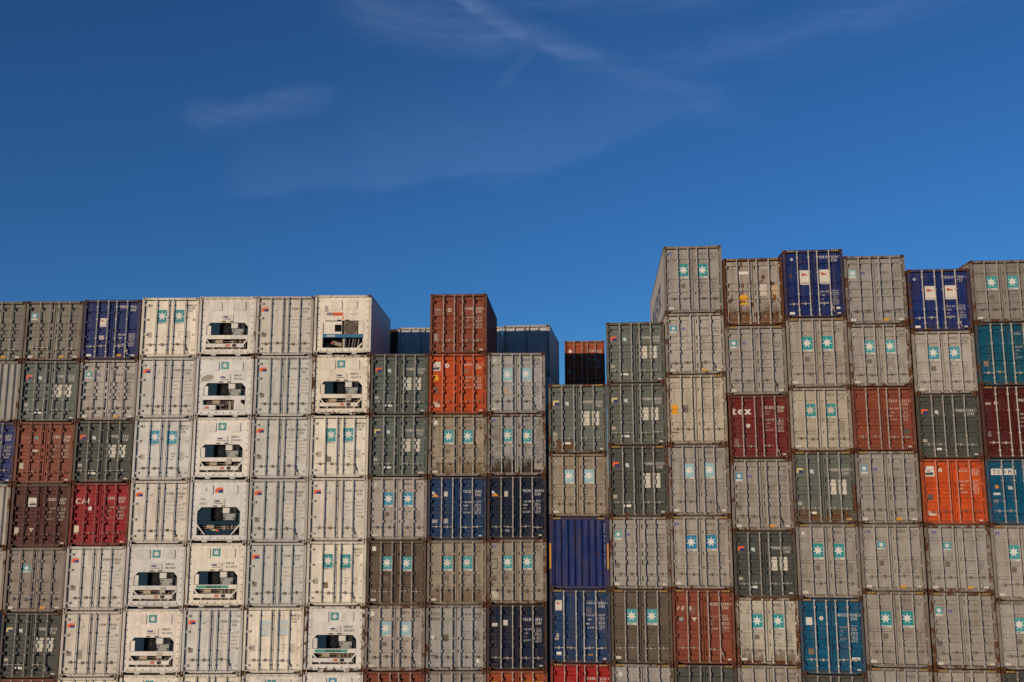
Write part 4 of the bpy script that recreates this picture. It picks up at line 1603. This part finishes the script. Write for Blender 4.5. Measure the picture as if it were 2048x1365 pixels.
for c in range(8):
    hs, rows = RIGHT[c]
    d = XS_R[c] + W2
    ztop = CAM_Z + ZS_R[c]
    for r, (kind, pt, look, mk_, opt) in enumerate(rows):
        h = HH if hs[r] == 'H' else HS
        ztop -= h
        opt = dict(opt)
        lab = '%s, %s from top, %s stack from right' % (look, ORD[r + 1], ORD[8 - c]) if len(look.split()) <= 9 else look
        opt.setdefault('rust', .36)
        opt.setdefault('frust', .42)
        jx, jy = random.uniform(-.010, .010), random.uniform(-.03, .03)
        dd = d + jx
        o = container(dd * cy - jy * sy, D_WALL + .035 + dd * sy + jy * cy, ztop, YAW_R + R(random.uniform(-.1, .1)), 12.192, h, kind, P[pt], lab, GR, mk_,
                      stripe=(h == HH and (c, r) not in ((2, 3), (3, 3), (5, 0), (4, 2))), **opt)
        if (c, r) == (2, 0):
            tv, tf, tw = text_shape('MAERSK', 1.15, 1.1, 0, .05)
            part('side_lettering', mk('side_lettering', [(-1.2085, 9.8 - a, .75 + b) for a, b in tv], tf, [PM((.10, .13, .24))]), o)
            n_ = 14
            part('side_emblem', mk('side_emblem', [(-1.2085, 11.2 + .42 * math.cos(2 * math.pi * k / n_), 1.1 + .5 * math.sin(2 * math.pi * k / n_)) for k in range(n_)], [tuple(range(n_))], [PM(WHITE)]), o)

# ------------------------------------------------------------------ boxes seen behind the front stacks
YB_ = D_WALL + 8.4
GB = 'containers in the rows behind'
def reef_plain(F):
    code_text(F, 'PONU', rnum(6), '2251', .22, (.22, .21, .19), .085)
container(-6.17 - W2, YB_, CAM_Z + 8.05 - HS, 0, 6.058, HS, 'C', P['dbr'], 'dark brown container sliver behind the topmost cream reefer', GB, None, rust=.4)
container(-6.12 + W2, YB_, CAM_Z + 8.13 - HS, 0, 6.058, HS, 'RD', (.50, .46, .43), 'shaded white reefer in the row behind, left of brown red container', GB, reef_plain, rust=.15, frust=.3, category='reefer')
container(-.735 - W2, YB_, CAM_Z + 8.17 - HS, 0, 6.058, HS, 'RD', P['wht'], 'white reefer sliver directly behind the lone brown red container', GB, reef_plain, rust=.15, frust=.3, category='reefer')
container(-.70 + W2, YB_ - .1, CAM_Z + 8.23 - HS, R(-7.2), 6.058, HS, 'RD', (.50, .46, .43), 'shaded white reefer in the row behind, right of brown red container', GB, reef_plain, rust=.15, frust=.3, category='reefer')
for k in range(1, 7):
    container(-.70 + W2, YB_ - .1, CAM_Z + 8.23 - HS * (k + 1), R(-7.2), 6.058, HS, 'RD', P['wht'], 'white reefer deep in the gap, %s down in the rear stack' % ORD[k + 1], GB, None, rust=.15, frust=.3, category='reefer')
s_, k_ = 2.52, 17.2
container(s_ * cy - k_ * sy, D_WALL + .035 + s_ * sy + k_ * cy, CAM_Z + 8.74 - HH, YAW_R, 12.192, HH, 'C', P['rorg'], 'orange red container half in shadow in the gap behind', GB,
          seq(wc('TTNU', v=.235, rgb=(.66, .55, .47)), dsc(.14, .22, .10, (.70, .62, .54))), stripe=True)
